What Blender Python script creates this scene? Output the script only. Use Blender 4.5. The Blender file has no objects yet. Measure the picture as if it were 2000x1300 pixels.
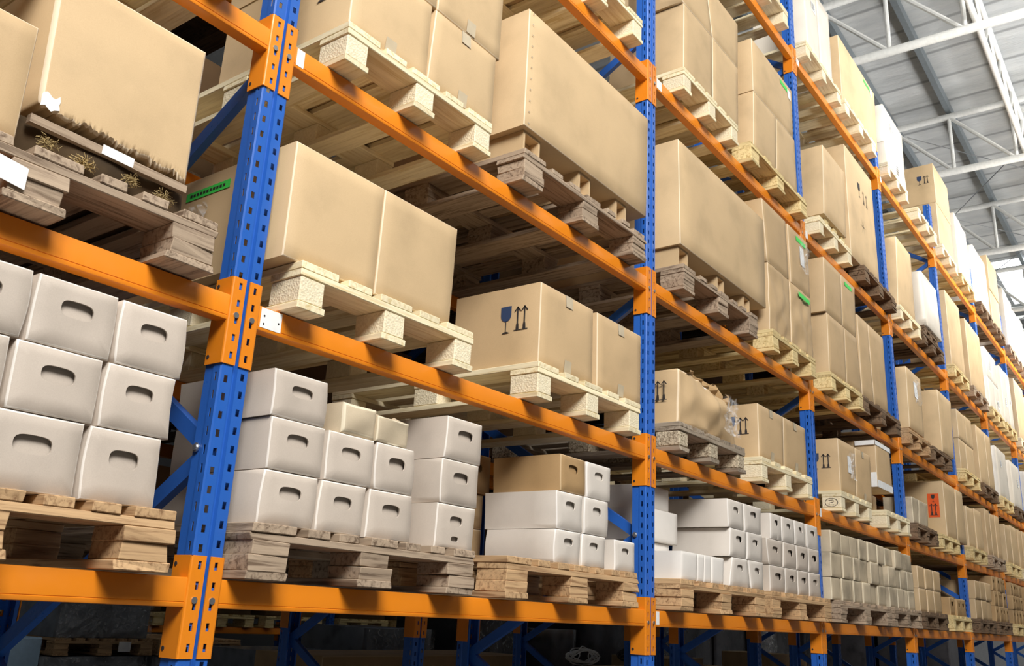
# Warehouse aisle: blue and orange pallet racking full of cartons on wooden pallets.
# World axes: x along the racks, y into the racks (aisle on the -y side), z up; metres; floor at z = 0.
import bpy, bmesh, math, random
from mathutils import Vector, Matrix, noise

random.seed(7)
R = random.Random(11)
S = bpy.context.scene
COL = S.collection
Z0 = 1.355                                   # height of the lowest beam connector above the floor
LEVELS = [0.0, 0.759, 1.622, 2.845, 4.369]   # connector bottoms above Z0
BAY = 2.4
POST = 0.093
BEAM_TOP = 0.195
BEAM_H = 0.073
FRAME_D = 1.10

# ------------------------------------------------------------------ materials
def lin(c):
    return tuple((v / 12.92 if v <= .04045 else ((v + .055) / 1.055) ** 2.4) for v in c) + (1.0,)
def rgb(r, g, b): return lin((r / 255, g / 255, b / 255))
def scale(c, k): return (min(1, c[0] * k), min(1, c[1] * k), min(1, c[2] * k), 1)

def base_mat(name, rough=.6, metal=0.0, spec=.5):
    m = bpy.data.materials.new(name); m.use_nodes = True
    nt = m.node_tree; b = nt.nodes['Principled BSDF']
    b.inputs['Roughness'].default_value = rough; b.inputs['Metallic'].default_value = metal
    b.inputs['Specular IOR Level'].default_value = spec
    return m, nt, b
def N(nt, t, **kw):
    n = nt.nodes.new(t)
    for k, v in kw.items(): setattr(n, k, v)
    return n
def coords(nt, sc):
    tc = N(nt, 'ShaderNodeTexCoord'); oi = N(nt, 'ShaderNodeObjectInfo'); mp = N(nt, 'ShaderNodeMapping')
    mul = N(nt, 'ShaderNodeMath', operation='MULTIPLY'); mul.inputs[1].default_value = 37.0
    nt.links.new(oi.outputs['Random'], mul.inputs[0])
    nt.links.new(tc.outputs['Object'], mp.inputs['Vector'])
    cmb = N(nt, 'ShaderNodeCombineXYZ')
    for i in range(3): nt.links.new(mul.outputs[0], cmb.inputs[i])
    nt.links.new(cmb.outputs[0], mp.inputs['Location'])
    mp.inputs['Scale'].default_value = sc
    return mp, oi
def ramp(nt, stops):
    r = N(nt, 'ShaderNodeValToRGB'); e = r.color_ramp.elements
    e[0].position, e[0].color = stops[0]; e[1].position, e[1].color = stops[-1]
    for p, c in stops[1:-1]:
        q = e.new(p); q.color = c
    return r
def vary(nt, oi, col_out, amt):
    """a little lightness variation from object to object"""
    hs = N(nt, 'ShaderNodeHueSaturation'); mr = N(nt, 'ShaderNodeMapRange')
    mr.inputs['To Min'].default_value = 1 - amt; mr.inputs['To Max'].default_value = 1 + amt
    nt.links.new(oi.outputs['Random'], mr.inputs['Value']); nt.links.new(mr.outputs[0], hs.inputs['Value'])
    nt.links.new(col_out, hs.inputs['Color'])
    return hs.outputs['Color']
def bump(nt, b, h, st, dist=.002):
    bp = N(nt, 'ShaderNodeBump'); bp.inputs['Strength'].default_value = st; bp.inputs['Distance'].default_value = dist
    nt.links.new(h, bp.inputs['Height']); nt.links.new(bp.outputs[0], b.inputs['Normal'])

def board_mat(name, c, stain=.06, amt=.05, rough=.62):
    """corrugated board: fine fibre speckle, faint vertical flutes, soft stains"""
    m, nt, b = base_mat(name, rough, 0, .3)
    mp, oi = coords(nt, (1, 1, 1))
    n1 = N(nt, 'ShaderNodeTexNoise'); n1.inputs['Scale'].default_value = 5; n1.inputs['Detail'].default_value = 4
    n2 = N(nt, 'ShaderNodeTexNoise'); n2.inputs['Scale'].default_value = 420; n2.inputs['Detail'].default_value = 2
    mp2 = N(nt, 'ShaderNodeMapping'); mp2.inputs['Scale'].default_value = (1, 1, .04)
    nt.links.new(mp.outputs[0], mp2.inputs[0])
    n3 = N(nt, 'ShaderNodeTexNoise'); n3.inputs['Scale'].default_value = 190
    nt.links.new(mp.outputs[0], n1.inputs[0]); nt.links.new(mp.outputs[0], n2.inputs[0]); nt.links.new(mp2.outputs[0], n3.inputs[0])
    r = ramp(nt, [(.30, scale(c, 1 - stain * 2)), (.5, c), (.75, scale(c, 1 + stain))])
    nt.links.new(n1.outputs[0], r.inputs[0])
    mx = N(nt, 'ShaderNodeMix', data_type='RGBA', blend_type='OVERLAY'); mx.inputs[0].default_value = .10
    nt.links.new(r.outputs[0], mx.inputs['A']); nt.links.new(n2.outputs[0], mx.inputs['B'])
    nt.links.new(vary(nt, oi, mx.outputs['Result'], amt), b.inputs['Base Color'])
    bump(nt, b, n3.outputs[0], .10, .001)
    return m

def wood_mat(name, c, c2, axis, amt=.13, contrast=1.0, chip=False):
    m, nt, b = base_mat(name, .8, 0, .2)
    sc = {'x': (2.2, 40, 40), 'y': (40, 2.2, 40), 'c': (1, 1, 1)}[axis]
    mp, oi = coords(nt, sc)
    if chip:
        v = N(nt, 'ShaderNodeTexVoronoi'); v.inputs['Scale'].default_value = 140
        nt.links.new(mp.outputs[0], v.inputs['Vector'])
        r = ramp(nt, [(.0, scale(c, 1.35 if 'press' not in name else 1.06)), (.45, c), (.9, c2)])
        nt.links.new(v.outputs['Color'], r.inputs[0]); src = r.outputs[0]
        bump(nt, b, v.outputs['Distance'], .5, .003)
    else:
        n1 = N(nt, 'ShaderNodeTexNoise'); n1.inputs['Scale'].default_value = 1.6; n1.inputs['Detail'].default_value = 6; n1.inputs['Roughness'].default_value = .62
        n1.inputs['Distortion'].default_value = .6
        nt.links.new(mp.outputs[0], n1.inputs[0])
        r = ramp(nt, [(.34, c2), (.5, c), (.72, scale(c, 1.18))])
        nt.links.new(n1.outputs[0], r.inputs[0]); src = r.outputs[0]
        bump(nt, b, n1.outputs[0], .35 * contrast, .003)
    nt.links.new(vary(nt, oi, src, amt), b.inputs['Base Color'])
    return m

def paint_mat(name, c, worn, rough=.34):
    m, nt, b = base_mat(name, rough, 0, .5)
    mp, oi = coords(nt, (1, 1, 1))
    n1 = N(nt, 'ShaderNodeTexNoise'); n1.inputs['Scale'].default_value = 9; n1.inputs['Detail'].default_value = 8; n1.inputs['Roughness'].default_value = .75
    nt.links.new(mp.outputs[0], n1.inputs[0])
    r = ramp(nt, [(.27, worn), (.33, c), (.62, c), (.85, scale(c, 1.12))])
    nt.links.new(n1.outputs[0], r.inputs[0]); nt.links.new(vary(nt, oi, r.outputs[0], .05), b.inputs['Base Color'])
    r2 = ramp(nt, [(.3, (rough + .2,) * 3 + (1,)), (.7, (rough - .06,) * 3 + (1,))])
    nt.links.new(n1.outputs[0], r2.inputs[0]); nt.links.new(r2.outputs[0], b.inputs['Roughness'])
    b.inputs['Coat Weight'].default_value = .15
    return m
def plain(name, c, rough=.6, metal=0.0):
    m, nt, b = base_mat(name, rough, metal)
    b.inputs['Base Color'].default_value = c
    mp, oi = coords(nt, (1, 1, 1))
    n1 = N(nt, 'ShaderNodeTexNoise'); n1.inputs['Scale'].default_value = 25; n1.inputs['Detail'].default_value = 4
    nt.links.new(mp.outputs[0], n1.inputs[0])
    r = ramp(nt, [(.3, scale(c, .93)), (.7, scale(c, 1.05))])
    nt.links.new(n1.outputs[0], r.inputs[0]); nt.links.new(r.outputs[0], b.inputs['Base Color'])
    return m
def film_mat(name):
    m, nt, b = base_mat(name, .12, 0, .6)
    b.inputs['Base Color'].default_value = (.9, .92, .95, 1)
    mp, oi = coords(nt, (1, 1, 1))
    n1 = N(nt, 'ShaderNodeTexNoise'); n1.inputs['Scale'].default_value = 14; n1.inputs['Detail'].default_value = 5; n1.inputs['Distortion'].default_value = 2
    nt.links.new(mp.outputs[0], n1.inputs[0])
    r = ramp(nt, [(.42, (.06,) * 3 + (1,)), (.75, (.42,) * 3 + (1,))])
    nt.links.new(n1.outputs[0], r.inputs[0]); nt.links.new(r.outputs[0], b.inputs['Alpha'])
    bump(nt, b, n1.outputs[0], .9, .02)
    return m

MAT = {}
TAN = rgb(197, 168, 128); KRAFT = rgb(172, 140, 98); GREY = rgb(195, 182, 168); WHITE = rgb(232, 226, 218); WRAP = rgb(228, 218, 202)
MAT['tan'] = board_mat('cardboard_tan', TAN)
MAT['tan2'] = board_mat('cardboard_light_tan', rgb(202, 174, 134))
MAT['kraft'] = board_mat('cardboard_kraft', KRAFT, .09)
MAT['greyb'] = board_mat('cardboard_grey_tan', GREY, .06, .03)
MAT['pale'] = board_mat('cardboard_pale_grey', rgb(212, 203, 192), .05, .03)
MAT['white'] = board_mat('cardboard_white', WHITE, .03, .02)
MAT['small'] = board_mat('cardboard_dusty', rgb(190, 174, 148), .2, .14)
MAT['wrap'] = board_mat('cardboard_film_wrapped', WRAP, .04, .03, .25)
MAT['wrapgrey'] = board_mat('grey_wrapped_goods', rgb(120, 124, 130), .2, .1, .2)
MAT['filldark'] = board_mat('dark_filler_goods', rgb(58, 56, 58), .2, .15, .25)
MAT['bluepanel'] = plain('pale_blue_sheet', rgb(170, 200, 225), .5)
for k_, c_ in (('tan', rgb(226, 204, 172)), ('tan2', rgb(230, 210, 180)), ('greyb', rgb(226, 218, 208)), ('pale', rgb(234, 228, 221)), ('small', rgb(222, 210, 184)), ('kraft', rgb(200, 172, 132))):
    MAT[k_ + '_edge'] = board_mat('lit_edge_' + k_, c_, .05, .03)  # lighter tone paints the highlight that rounded carton edges catch
W = {'light': (rgb(236, 222, 186), rgb(216, 194, 144)), 'yellow': (rgb(222, 200, 148), rgb(186, 156, 100)), 'brown': (rgb(192, 158, 118), rgb(144, 110, 78)),
     'grey': (rgb(168, 148, 126), rgb(112, 93, 76)), 'dark': (rgb(124, 102, 80), rgb(76, 58, 44)), 'chip': (rgb(160, 146, 128), rgb(112, 98, 82)), 'black': (rgb(92, 74, 56), rgb(52, 40, 30))}  # black: wood toned down to stand in for shade in the rack behind
for k, (a, b_) in W.items():
    for ax in 'xy': MAT['wood_%s_%s' % (k, ax)] = wood_mat('pallet_wood_%s_%s' % (k, ax), a, b_, ax, contrast=.5 if k == 'light' else 1)
MAT['blk_chip'] = wood_mat('pallet_chip_block', rgb(186, 172, 148), rgb(120, 104, 82), 'c', chip=True)
MAT['blk_press'] = wood_mat('pallet_pressed_block', rgb(234, 221, 190), rgb(226, 211, 176), 'c', .04, chip=True)
MAT['orange'] = paint_mat('orange_enamel', rgb(230, 134, 26), rgb(196, 96, 28))
MAT['blue'] = paint_mat('blue_enamel', rgb(42, 98, 186), rgb(84, 136, 210), .3)
MAT['steel'] = plain('zinc_steel', (.55, .56, .58, 1), .35, .9)
MAT['galv'] = plain('galvanised_purlin', rgb(132, 140, 144), .5, .3)
MAT['whitesteel'] = plain('white_roof_steel', rgb(245, 245, 240), .4)
MAT['ink'] = plain('dark_print', rgb(48, 42, 40), .7)
MAT['inkblue'] = plain('navy_print', rgb(44, 62, 96), .7)
MAT['green'] = plain('green_label_paper', rgb(70, 220, 90), .5)
MAT['orangelabel'] = plain('orange_label_paper', rgb(232, 92, 32), .5)
MAT['paper'] = plain('white_paper', rgb(240, 240, 238), .55)
MAT['tape'] = plain('packing_tape', rgb(196, 180, 152), .22)
MAT['film'] = film_mat('clear_film')
MAT['darkbox'] = board_mat('cardboard_shaded_brown', rgb(92, 70, 46), .1)  # brown darkened to paint shade into the rear racks
MAT['straw'] = board_mat('straw_packing', rgb(74, 58, 38), .45, .1, .9)
MAT['woodwool'] = board_mat('wood_wool', rgb(168, 146, 100), .25, .1, .9)
def concrete():
    m, nt, b = base_mat('concrete_floor', .45)
    tc = N(nt, 'ShaderNodeTexCoord'); n1 = N(nt, 'ShaderNodeTexNoise'); n1.inputs['Scale'].default_value = 1.3; n1.inputs['Detail'].default_value = 8
    nt.links.new(tc.outputs['Object'], n1.inputs[0])
    r = ramp(nt, [(.3, rgb(96, 94, 90)), (.7, rgb(116, 113, 108))]); nt.links.new(n1.outputs[0], r.inputs[0]); nt.links.new(r.outputs[0], b.inputs['Base Color'])
    return m
MAT['floor'] = concrete()
def ceiling_mat():
    m, nt, b = base_mat('foil_insulation', .42, .25)
    tc = N(nt, 'ShaderNodeTexCoord'); mp = N(nt, 'ShaderNodeMapping'); mp.inputs['Scale'].default_value = (2.6, .5, 1)
    nt.links.new(tc.outputs['Object'], mp.inputs[0])
    n1 = N(nt, 'ShaderNodeTexNoise'); n1.inputs['Scale'].default_value = 1.6; n1.inputs['Detail'].default_value = 7; n1.inputs['Roughness'].default_value = .65
    nt.links.new(mp.outputs[0], n1.inputs[0])
    wv = N(nt, 'ShaderNodeTexWave', wave_type='BANDS', bands_direction='X'); wv.inputs['Scale'].default_value = .46; wv.inputs['Distortion'].default_value = .5; wv.inputs['Detail'].default_value = 3
    nt.links.new(tc.outputs['Object'], wv.inputs[0])
    seam = ramp(nt, [(.0, (.45, .45, .46, 1)), (.035, (1, 1, 1, 1))]); nt.links.new(wv.outputs[0], seam.inputs[0])
    r = ramp(nt, [(.3, rgb(204, 206, 205)), (.7, rgb(232, 232, 229))]); nt.links.new(n1.outputs[0], r.inputs[0])
    mx = N(nt, 'ShaderNodeMix', data_type='RGBA', blend_type='MULTIPLY'); mx.inputs[0].default_value = .8
    nt.links.new(r.outputs[0], mx.inputs['A']); nt.links.new(seam.outputs[0], mx.inputs['B']); nt.links.new(mx.outputs['Result'], b.inputs['Base Color'])
    n2 = N(nt, 'ShaderNodeTexNoise'); n2.inputs['Scale'].default_value = 5; n2.inputs['Detail'].default_value = 8; n2.inputs['Roughness'].default_value = .7
    nt.links.new(mp.outputs[0], n2.inputs[0])
    add = N(nt, 'ShaderNodeMath', operation='ADD'); nt.links.new(n2.outputs[0], add.inputs[0]); nt.links.new(wv.outputs[0], add.inputs[1])
    bump(nt, b, add.outputs[0], .8, .06)
    return m
MAT['ceiling'] = ceiling_mat()
def glow(name, c, s):
    m, nt, b = base_mat(name); b.inputs['Base Color'].default_value = c; b.inputs['Emission Color'].default_value = c; b.inputs['Emission Strength'].default_value = s
    return m
MAT['skylight'] = glow('daylight_panel', (.95, .98, 1, 1), 5.0)

# ------------------------------------------------------------------ mesh helpers
class MB:
    """collects geometry for ONE mesh object"""
    def __init__(s): s.v = []; s.f = []; s.mi = []; s.cur = 0
    def face(s, pts):
        n = len(s.v); s.v += [tuple(p) for p in pts]; s.f.append(tuple(range(n, n + len(pts)))); s.mi.append(s.cur)
    def raw(s, v, f):
        n = len(s.v); s.v += [tuple(p) for p in v]
        for q in f: s.f.append(tuple(i + n for i in q)); s.mi.append(s.cur)
    def box(s, x0, x1, y0, y1, z0, z1, j=0.0, rnd=None, c=0.0):
        """box with chamfered edges (c) and optionally jittered corners (j)"""
        rnd = rnd or R
        P = {}
        for ix in (0, 1):
            for iy in (0, 1):
                for iz in (0, 1):
                    P[ix, iy, iz] = [(x0, x1)[ix] + rnd.uniform(-j, j), (y0, y1)[iy] + rnd.uniform(-j, j), (z0, z1)[iz] + rnd.uniform(-j, j) * .5]
        if c <= 0:
            k = [(a, b, d) for a in (0, 1) for b in (0, 1) for d in (0, 1)]; idx = {q: i for i, q in enumerate(k)}
            F = [[(0,0,0),(0,0,1),(0,1,1),(0,1,0)], [(1,0,0),(1,1,0),(1,1,1),(1,0,1)], [(0,0,0),(1,0,0),(1,0,1),(0,0,1)],
                 [(0,1,0),(0,1,1),(1,1,1),(1,1,0)], [(0,0,0),(0,1,0),(1,1,0),(1,0,0)], [(0,0,1),(1,0,1),(1,1,1),(0,1,1)]]
            s.raw([P[q] for q in k], [[idx[q] for q in f] for f in F]); return
        v = []; ref = {}
        for q, p in P.items():
            for ax in range(3):
                w = list(p)
                for a2 in range(3):
                    if a2 != ax: w[a2] += c if q[a2] == 0 else -c
                ref[q, ax] = len(v); v.append(w)
        F = []
        for ax in range(3):
            a, b = [(1, 2), (2, 0), (0, 1)][ax]
            for sd in (0, 1):
                loop = []
                for (i, k) in ((0, 0), (1, 0), (1, 1), (0, 1)):
                    q = [0, 0, 0]; q[ax] = sd; q[a] = i; q[b] = k; loop.append(ref[tuple(q), ax])
                F.append(loop if sd else loop[::-1])
        for ax in range(3):                      # edges along ax
            a, b = [(1, 2), (2, 0), (0, 1)][ax]
            for i in (0, 1):
                for k in (0, 1):
                    q0 = [0, 0, 0]; q0[a] = i; q0[b] = k; q1 = list(q0); q1[ax] = 1
                    q0, q1 = tuple(q0), tuple(q1)
                    lp = [ref[q0, a], ref[q1, a], ref[q1, b], ref[q0, b]]
                    F.append(lp if i == k else lp[::-1])
        for q in P:
            lp = [ref[q, 0], ref[q, 1], ref[q, 2]]
            F.append(lp if sum(q) % 2 == 1 else lp[::-1])
        s.raw(v, F)
    def tube(s, a, b, r, n=10, cap=True):
        a, b = Vector(a), Vector(b); d = (b - a).normalized()
        u = d.orthogonal().normalized(); w = d.cross(u)
        v = []
        for p in (a, b):
            for i in range(n):
                t = 2 * math.pi * i / n; v.append(p + u * math.cos(t) * r + w * math.sin(t) * r)
        f = [(i, (i + 1) % n, n + (i + 1) % n, n + i) for i in range(n)]
        if cap: f += [tuple(range(n))[::-1], tuple(range(n, 2 * n))]
        s.raw(v, f)
    def bar(s, a, b, w, h, up=(0, 0, 1)):
        """rectangular bar from a to b, w sideways, h along up"""
        a, b = Vector(a), Vector(b); d = (b - a).normalized(); u = d.cross(Vector(up)).normalized(); n = u.cross(d)
        v = []
        for p in (a, b):
            for (i, k) in ((-1, -1), (1, -1), (1, 1), (-1, 1)): v.append(p + u * i * w / 2 + n * k * h / 2)
        s.raw(v, [(3, 2, 1, 0), (4, 5, 6, 7), (0, 1, 5, 4), (1, 2, 6, 5), (2, 3, 7, 6), (3, 0, 4, 7)])
    def extrude_x(s, prof, x0, x1):
        n = len(prof)
        v = [(x0, y, z) for y, z in prof] + [(x1, y, z) for y, z in prof]
        s.raw(v, [(i, n + i, n + (i + 1) % n, (i + 1) % n) for i in range(n)] + [tuple(range(n)), tuple(range(2 * n - 1, n - 1, -1))])
    def holes(s, o, u, w, W_, H_, nz, slots, deep):
        """perforated sheet: origin o, unit axes u (width) and w (height), size W_ x H_ split into nz cells, slots(k) -> (ua, ub, wa, wb) or None inside cell k; hole walls go deep along the inward normal"""
        o, u, w = Vector(o), Vector(u), Vector(w); nrm = u.cross(w)
        ch = H_ / nz
        P = lambda a, b, dd=0: o + u * a + w * b - nrm * dd
        for k in range(nz):
            b0, b1 = k * ch, (k + 1) * ch
            sl = slots(k)
            if not sl: s.face([P(0, b0), P(W_, b0), P(W_, b1), P(0, b1)]); continue
            ua, ub, wa, wb = sl; wa += b0; wb += b0
            s.face([P(0, b0), P(W_, b0), P(ub, wa), P(ua, wa)]); s.face([P(W_, b0), P(W_, b1), P(ub, wb), P(ub, wa)])
            s.face([P(W_, b1), P(0, b1), P(ua, wb), P(ub, wb)]); s.face([P(0, b1), P(0, b0), P(ua, wa), P(ua, wb)])
            if deep:
                q = [(ua, wa), (ub, wa), (ub, wb), (ua, wb)]
                for i in range(4):
                    (a, b), (c, d) = q[i], q[(i + 1) % 4]
                    s.face([P(a, b), P(c, d), P(c, d, deep), P(a, b, deep)])
    def mesh(s, name, mats, smooth=None, merge=False):
        me = bpy.data.meshes.new(name); me.from_pydata(s.v, [], s.f)
        mats = mats if isinstance(mats, (list, tuple)) else [mats]
        for m in mats: me.materials.append(MAT[m] if isinstance(m, str) else m)
        if len(mats) > 1: me.polygons.foreach_set('material_index', s.mi)
        if merge:
            bm = bmesh.new(); bm.from_mesh(me); bmesh.ops.remove_doubles(bm, verts=bm.verts, dist=1e-5)
            bmesh.ops.recalc_face_normals(bm, faces=bm.faces); bm.to_mesh(me); bm.free()
        me.update()
        if smooth is not None:
            me.shade_smooth(); me.set_sharp_from_angle(angle=math.radians(smooth))
        return me

def put(name, me, parent=None, loc=(0, 0, 0)):
    o = bpy.data.objects.new(name, me); COL.objects.link(o)
    if parent is not None: o.parent = parent
    o.location = loc
    return o
LABELS = {}
def tag(o, label, cat, group=None, kind='thing'):
    n = len(label.split())
    if not 4 <= n <= 16: print('LABEL LENGTH', n, label)
    if label in LABELS: print('DUPLICATE LABEL', label)
    LABELS[label] = o
    o['label'] = label; o['category'] = cat; o['kind'] = kind
    if group: o['group'] = group
    return o
def structure(o): o['kind'] = 'structure'; return o
def empty(name, loc):
    o = bpy.data.objects.new(name, None); o.empty_display_size = .1; COL.objects.link(o); o.location = loc
    return o
def copy_tree(o, loc, parent=None):
    c = o.copy(); COL.objects.link(c)
    if parent is not None: c.parent = parent
    else: c.location = loc
    for ch in o.children: copy_tree(ch, None, c)
    return c

BAYS = ['leftmost', 'second', 'third', 'fourth', 'fifth', 'sixth', 'seventh', 'eighth', 'ninth']
SHELF = ['lowest', 'second', 'third', 'fourth', 'top']
ORD = ['first', 'second', 'third', 'fourth', 'fifth', 'sixth', 'seventh', 'eighth', 'ninth', 'tenth']

# ------------------------------------------------------------------ racking
POST_H = Z0 + 5.22
def post_mesh():
    b = MB(); n = round(POST_H / .05); H = n * .05
    sl = lambda k: (.010, .022, .013, .033)
    b.holes((.004, 0, 0), (1, 0, 0), (0, 0, 1), .034, H, n, sl, .002)              # front, one column of slots
    sl2 = lambda k: (.012, .024, .028, .048)
    b.holes((.055, 0, 0), (1, 0, 0), (0, 0, 1), .034, H, n, sl2, .002)
    for (p, q) in (((.038, 0), (.041, .011)), ((.041, .011), (.052, .011)), ((.052, .011), (.055, 0)), ((0, .004), (.004, 0)), ((.089, 0), (.093, .004)),
                   ((.093, .034), (.090, .038)), ((.090, .038), (.090, .074)), ((.003, .074), (.003, .038)), ((.003, .038), (0, .034)),
                   ((.090, .074), (.078, .074)), ((.015, .074), (.003, .074))):
        b.face([(p[0], p[1], 0), (q[0], q[1], 0), (q[0], q[1], H), (p[0], p[1], H)])
    ss = lambda k: (.010, .018, .016, .040)
    b.holes((0, .034, 0), (0, -1, 0), (0, 0, 1), .030, H, n, ss, .002)             # left flank
    b.holes((.093, .004, 0), (0, 1, 0), (0, 0, 1), .030, H, n, ss, .002)
    b.box(-.012, .105, -.012, .09, 0, .006)
    return b.mesh('perforated_post', 'blue')
POST_ME = post_mesh()
NODES = [-1.26, -.66, -.06, .53, 1.14, 1.73, 2.73, 3.28, 3.85, 4.45, 5.1]
def brace_meshes():
    out = []
    for i, (a, c) in enumerate(zip(NODES, NODES[1:])):
        fy, by = .055, FRAME_D - .055
        ya, yb = (by, fy) if i % 2 == 0 else (fy, by)
        if a == 1.73: continue
        m = MB(); m.bar((.0465, ya, Z0 + a), (.0465, yb, Z0 + c), .026, .046, (0, 0, 1))
        out.append(m.mesh('frame_brace', 'blue'))
    h = MB(); h.bar((.0465, .06, Z0 - 1.22), (.0465, FRAME_D - .06, Z0 - 1.22), .026, .042); out.append(h.mesh('frame_brace', 'blue'))
    return out
BRACE_ME = brace_meshes()
def bolt_mesh():
    m = MB(); m.tube((.006, 0, 0), (-.006, 0, 0), .009, 8); m.tube((.002, 0, 0), (-.002, 0, 0), .013, 10)
    return m.mesh('frame_bolt', 'steel', 40)
BOLT_ME = bolt_mesh()
def upright(x, y, label, full=True, group='blue upright frames of the front rack'):
    r = empty('upright_frame', (x, y, 0)); tag(r, label, 'rack upright', group)
    put('front_post', POST_ME, r)
    p = put('rear_post', POST_ME, r, (POST, FRAME_D, 0)); p.rotation_euler = (0, 0, math.pi)
    for me in BRACE_ME: put('brace', me, r)
    if full:
        for i, z in enumerate(NODES):
            if i % 2 == 1 and not any(l_ - .02 < z < l_ + .27 for l_ in LEVELS): put('bolt', BOLT_ME, r, (-.001, .056, Z0 + z))
    return r

def connector_mesh(side):
    """beam end plate: a folded sheet with five hook slots; side +1 wraps the right half of a post (left end of a beam)"""
    b = MB(); t = .0045; H = .25
    w0, w1 = (.053, POST + t) if side > 0 else (-t, .040)
    cell = lambda k: ((.014, .024, .016, .036) if side > 0 else (.017, .027, .016, .036))
    r = .005
    fa, fb = (w0, w1 - r) if side > 0 else (w0 + r, w1)
    b.holes((fa, -t, 0), (1, 0, 0), (0, 0, 1), fb - fa, H, 5, cell, t * .8)
    xs = w1 if side > 0 else w0
    sgn = 1 if side > 0 else -1
    arc = [(xs - sgn * r, -t), (xs - sgn * r * .3, -t + r * .3), (xs, -t + r)]
    for (p, q) in zip(arc, arc[1:]):
        b.face([(p[0], p[1], 0), (q[0], q[1], 0), (q[0], q[1], H), (p[0], p[1], H)] if side > 0 else [(q[0], q[1], 0), (p[0], p[1], 0), (p[0], p[1], H), (q[0], q[1], H)])
    b.box(min(xs, xs - sgn * t * .8), max(xs, xs - sgn * t * .8), -t + r, .072, 0, H)
    inner = fa if side > 0 else fb
    b.face([(inner, -t, 0), (inner, -t, H), (inner, -.0005, H), (inner, -.0005, 0)])
    for z in (0, H): b.face([(w0, -t, z), (w1, -t, z), (w1, -.0005, z), (w0, -.0005, z)])
    return b.mesh('end_connector', 'orange', 35, merge=False)
CONN = {1: connector_mesh(1), -1: connector_mesh(-1)}
def pin_mesh():
    m = MB(); m.tube((0, -.0046, 0), (0, -.0075, 0), .0085, 12); return m.mesh('lock_pin', 'steel', 40)
PIN_ME = pin_mesh()
def hole_dot():
    m = MB(); m.tube((0, 0, 0), (-.0012, 0, 0), .006, 10); return m.mesh('pin_hole', 'ink')
DOT_ME = hole_dot()
def beam_mesh(L):
    b = MB(); h, d = BEAM_H, .046; r = .004
    prof = [(0, r), (0, .011), (.0018, .0125), (0, .014), (0, h - r), (r * .3, h - r * .3), (r, h), (d - .012, h), (d - .012, h - .02), (d, h - .02), (d, r), (d - r, 0), (r, 0), (r * .3, r * .3)]
    b.extrude_x([(y, z + BEAM_TOP - h) for y, z in prof][::-1], 0, L)
    return b.mesh('box_beam', 'orange', 30)
BEAM_ME = beam_mesh(BAY - POST - .009)
def beam(i, y, z, label, group, rear=False, sticker=None, pins=True):
    """beam between post i and post i+1 (x = 2.4*i); rear beams face away from the aisle"""
    r = empty('rack_beam', (i * BAY, y, z)); tag(r, label, 'rack beam', group)
    bx = put('box_section', BEAM_ME, r, (POST + .0045, 0, 0))
    a = put('end_connector', CONN[1], r); c = put('end_connector', CONN[-1], r, (BAY, 0, 0))
    if pins:
        put('lock_pin', PIN_ME, a, (.073, 0, .140)); put('lock_pin', PIN_ME, c, (.020, 0, .140))
        put('pin_hole', DOT_ME, c, (-.0046, .060, .022)); put('pin_hole', DOT_ME, c, (-.0046, .060, .228))
    if sticker:
        s = MB(); s.box(POST + .012, POST + .012 + sticker, -.0012, -.0002, BEAM_TOP - BEAM_H + .010, BEAM_TOP - .004)
        o = put('beam_label', s.mesh('beam_label', 'paper'), r); o['label'] = 'white location label on the beam face'
        if sticker > .07:
            for (dx, dz) in ((.012, .022), (.012, .046), (.064, .036)):
                d_ = MB(); d_.tube((POST + .012 + dx, -.0010, BEAM_TOP - BEAM_H + dz), (POST + .012 + dx, -.0026, BEAM_TOP - BEAM_H + dz), .0028, 8)
                put('rivet', d_.mesh('rivet', 'ink'), o)
    if rear:
        for ch in (a, c, bx): pass
        r.rotation_euler = (0, 0, math.pi); r.location = ((i + 1) * BAY + POST, y, z)
    return r

NB = 9                                         # bays 0..8, bay b spans x = 2.4*(b-1) .. 2.4*b
for i in range(-1, NB):
    b_ = i + 1
    nm = 'blue perforated upright frame at the outer end of leftmost bay' if b_ == 0 else ('blue perforated upright frame between %s and %s bays' % (BAYS[b_ - 1], BAYS[b_]) if b_ < NB else 'blue perforated upright frame closing the ninth bay')
    upright(i * BAY, 0, nm)
upright((NB - 1) * BAY + BAY, 0, 'blue perforated upright frame closing the far ninth bay') if False else None
stick = {(1, 1): .075, (1, 0): 0, (1, 2): .03, (2, 3): .06, (3, 3): .05, (3, 4): .06, (2, 4): .05, (4, 4): .05, (2, 0): .03, (3, 1): .03}
for b_ in range(0, NB):
    for l in range(5):
        if b_ == NB - 1 and False: continue
        beam(b_ - 1, 0, Z0 + LEVELS[l], 'orange front beam of the %s shelf in the %s bay' % (SHELF[l], BAYS[b_]), 'orange front beams', sticker=stick.get((b_, l)))
        if b_ < 7: beam(b_ - 1, FRAME_D, Z0 + LEVELS[l], 'orange rear beam behind pallets of the %s shelf, %s bay' % (SHELF[l], BAYS[b_]), 'orange rear beams', rear=True, pins=False)
# the rack standing back to back behind it
for i in range(0, 6):
    upright(i * BAY, 1.40, 'blue upright frame in the rack behind, at the %s bay' % BAYS[i + 1], False, 'blue upright frames of the rack behind')
for b_ in range(1, 6):
    for l in range(4):
        beam(b_ - 1, 1.40, Z0 + LEVELS[l], 'orange near beam of the rack behind, %s shelf, %s bay' % (SHELF[l], BAYS[b_]), 'orange beams of the rack behind', pins=False)
        beam(b_ - 1, 1.40 + FRAME_D, Z0 + LEVELS[l], 'orange far beam of the rack behind, %s shelf, %s bay' % (SHELF[l], BAYS[b_]), 'orange beams of the rack behind', rear=True, pins=False)

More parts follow.
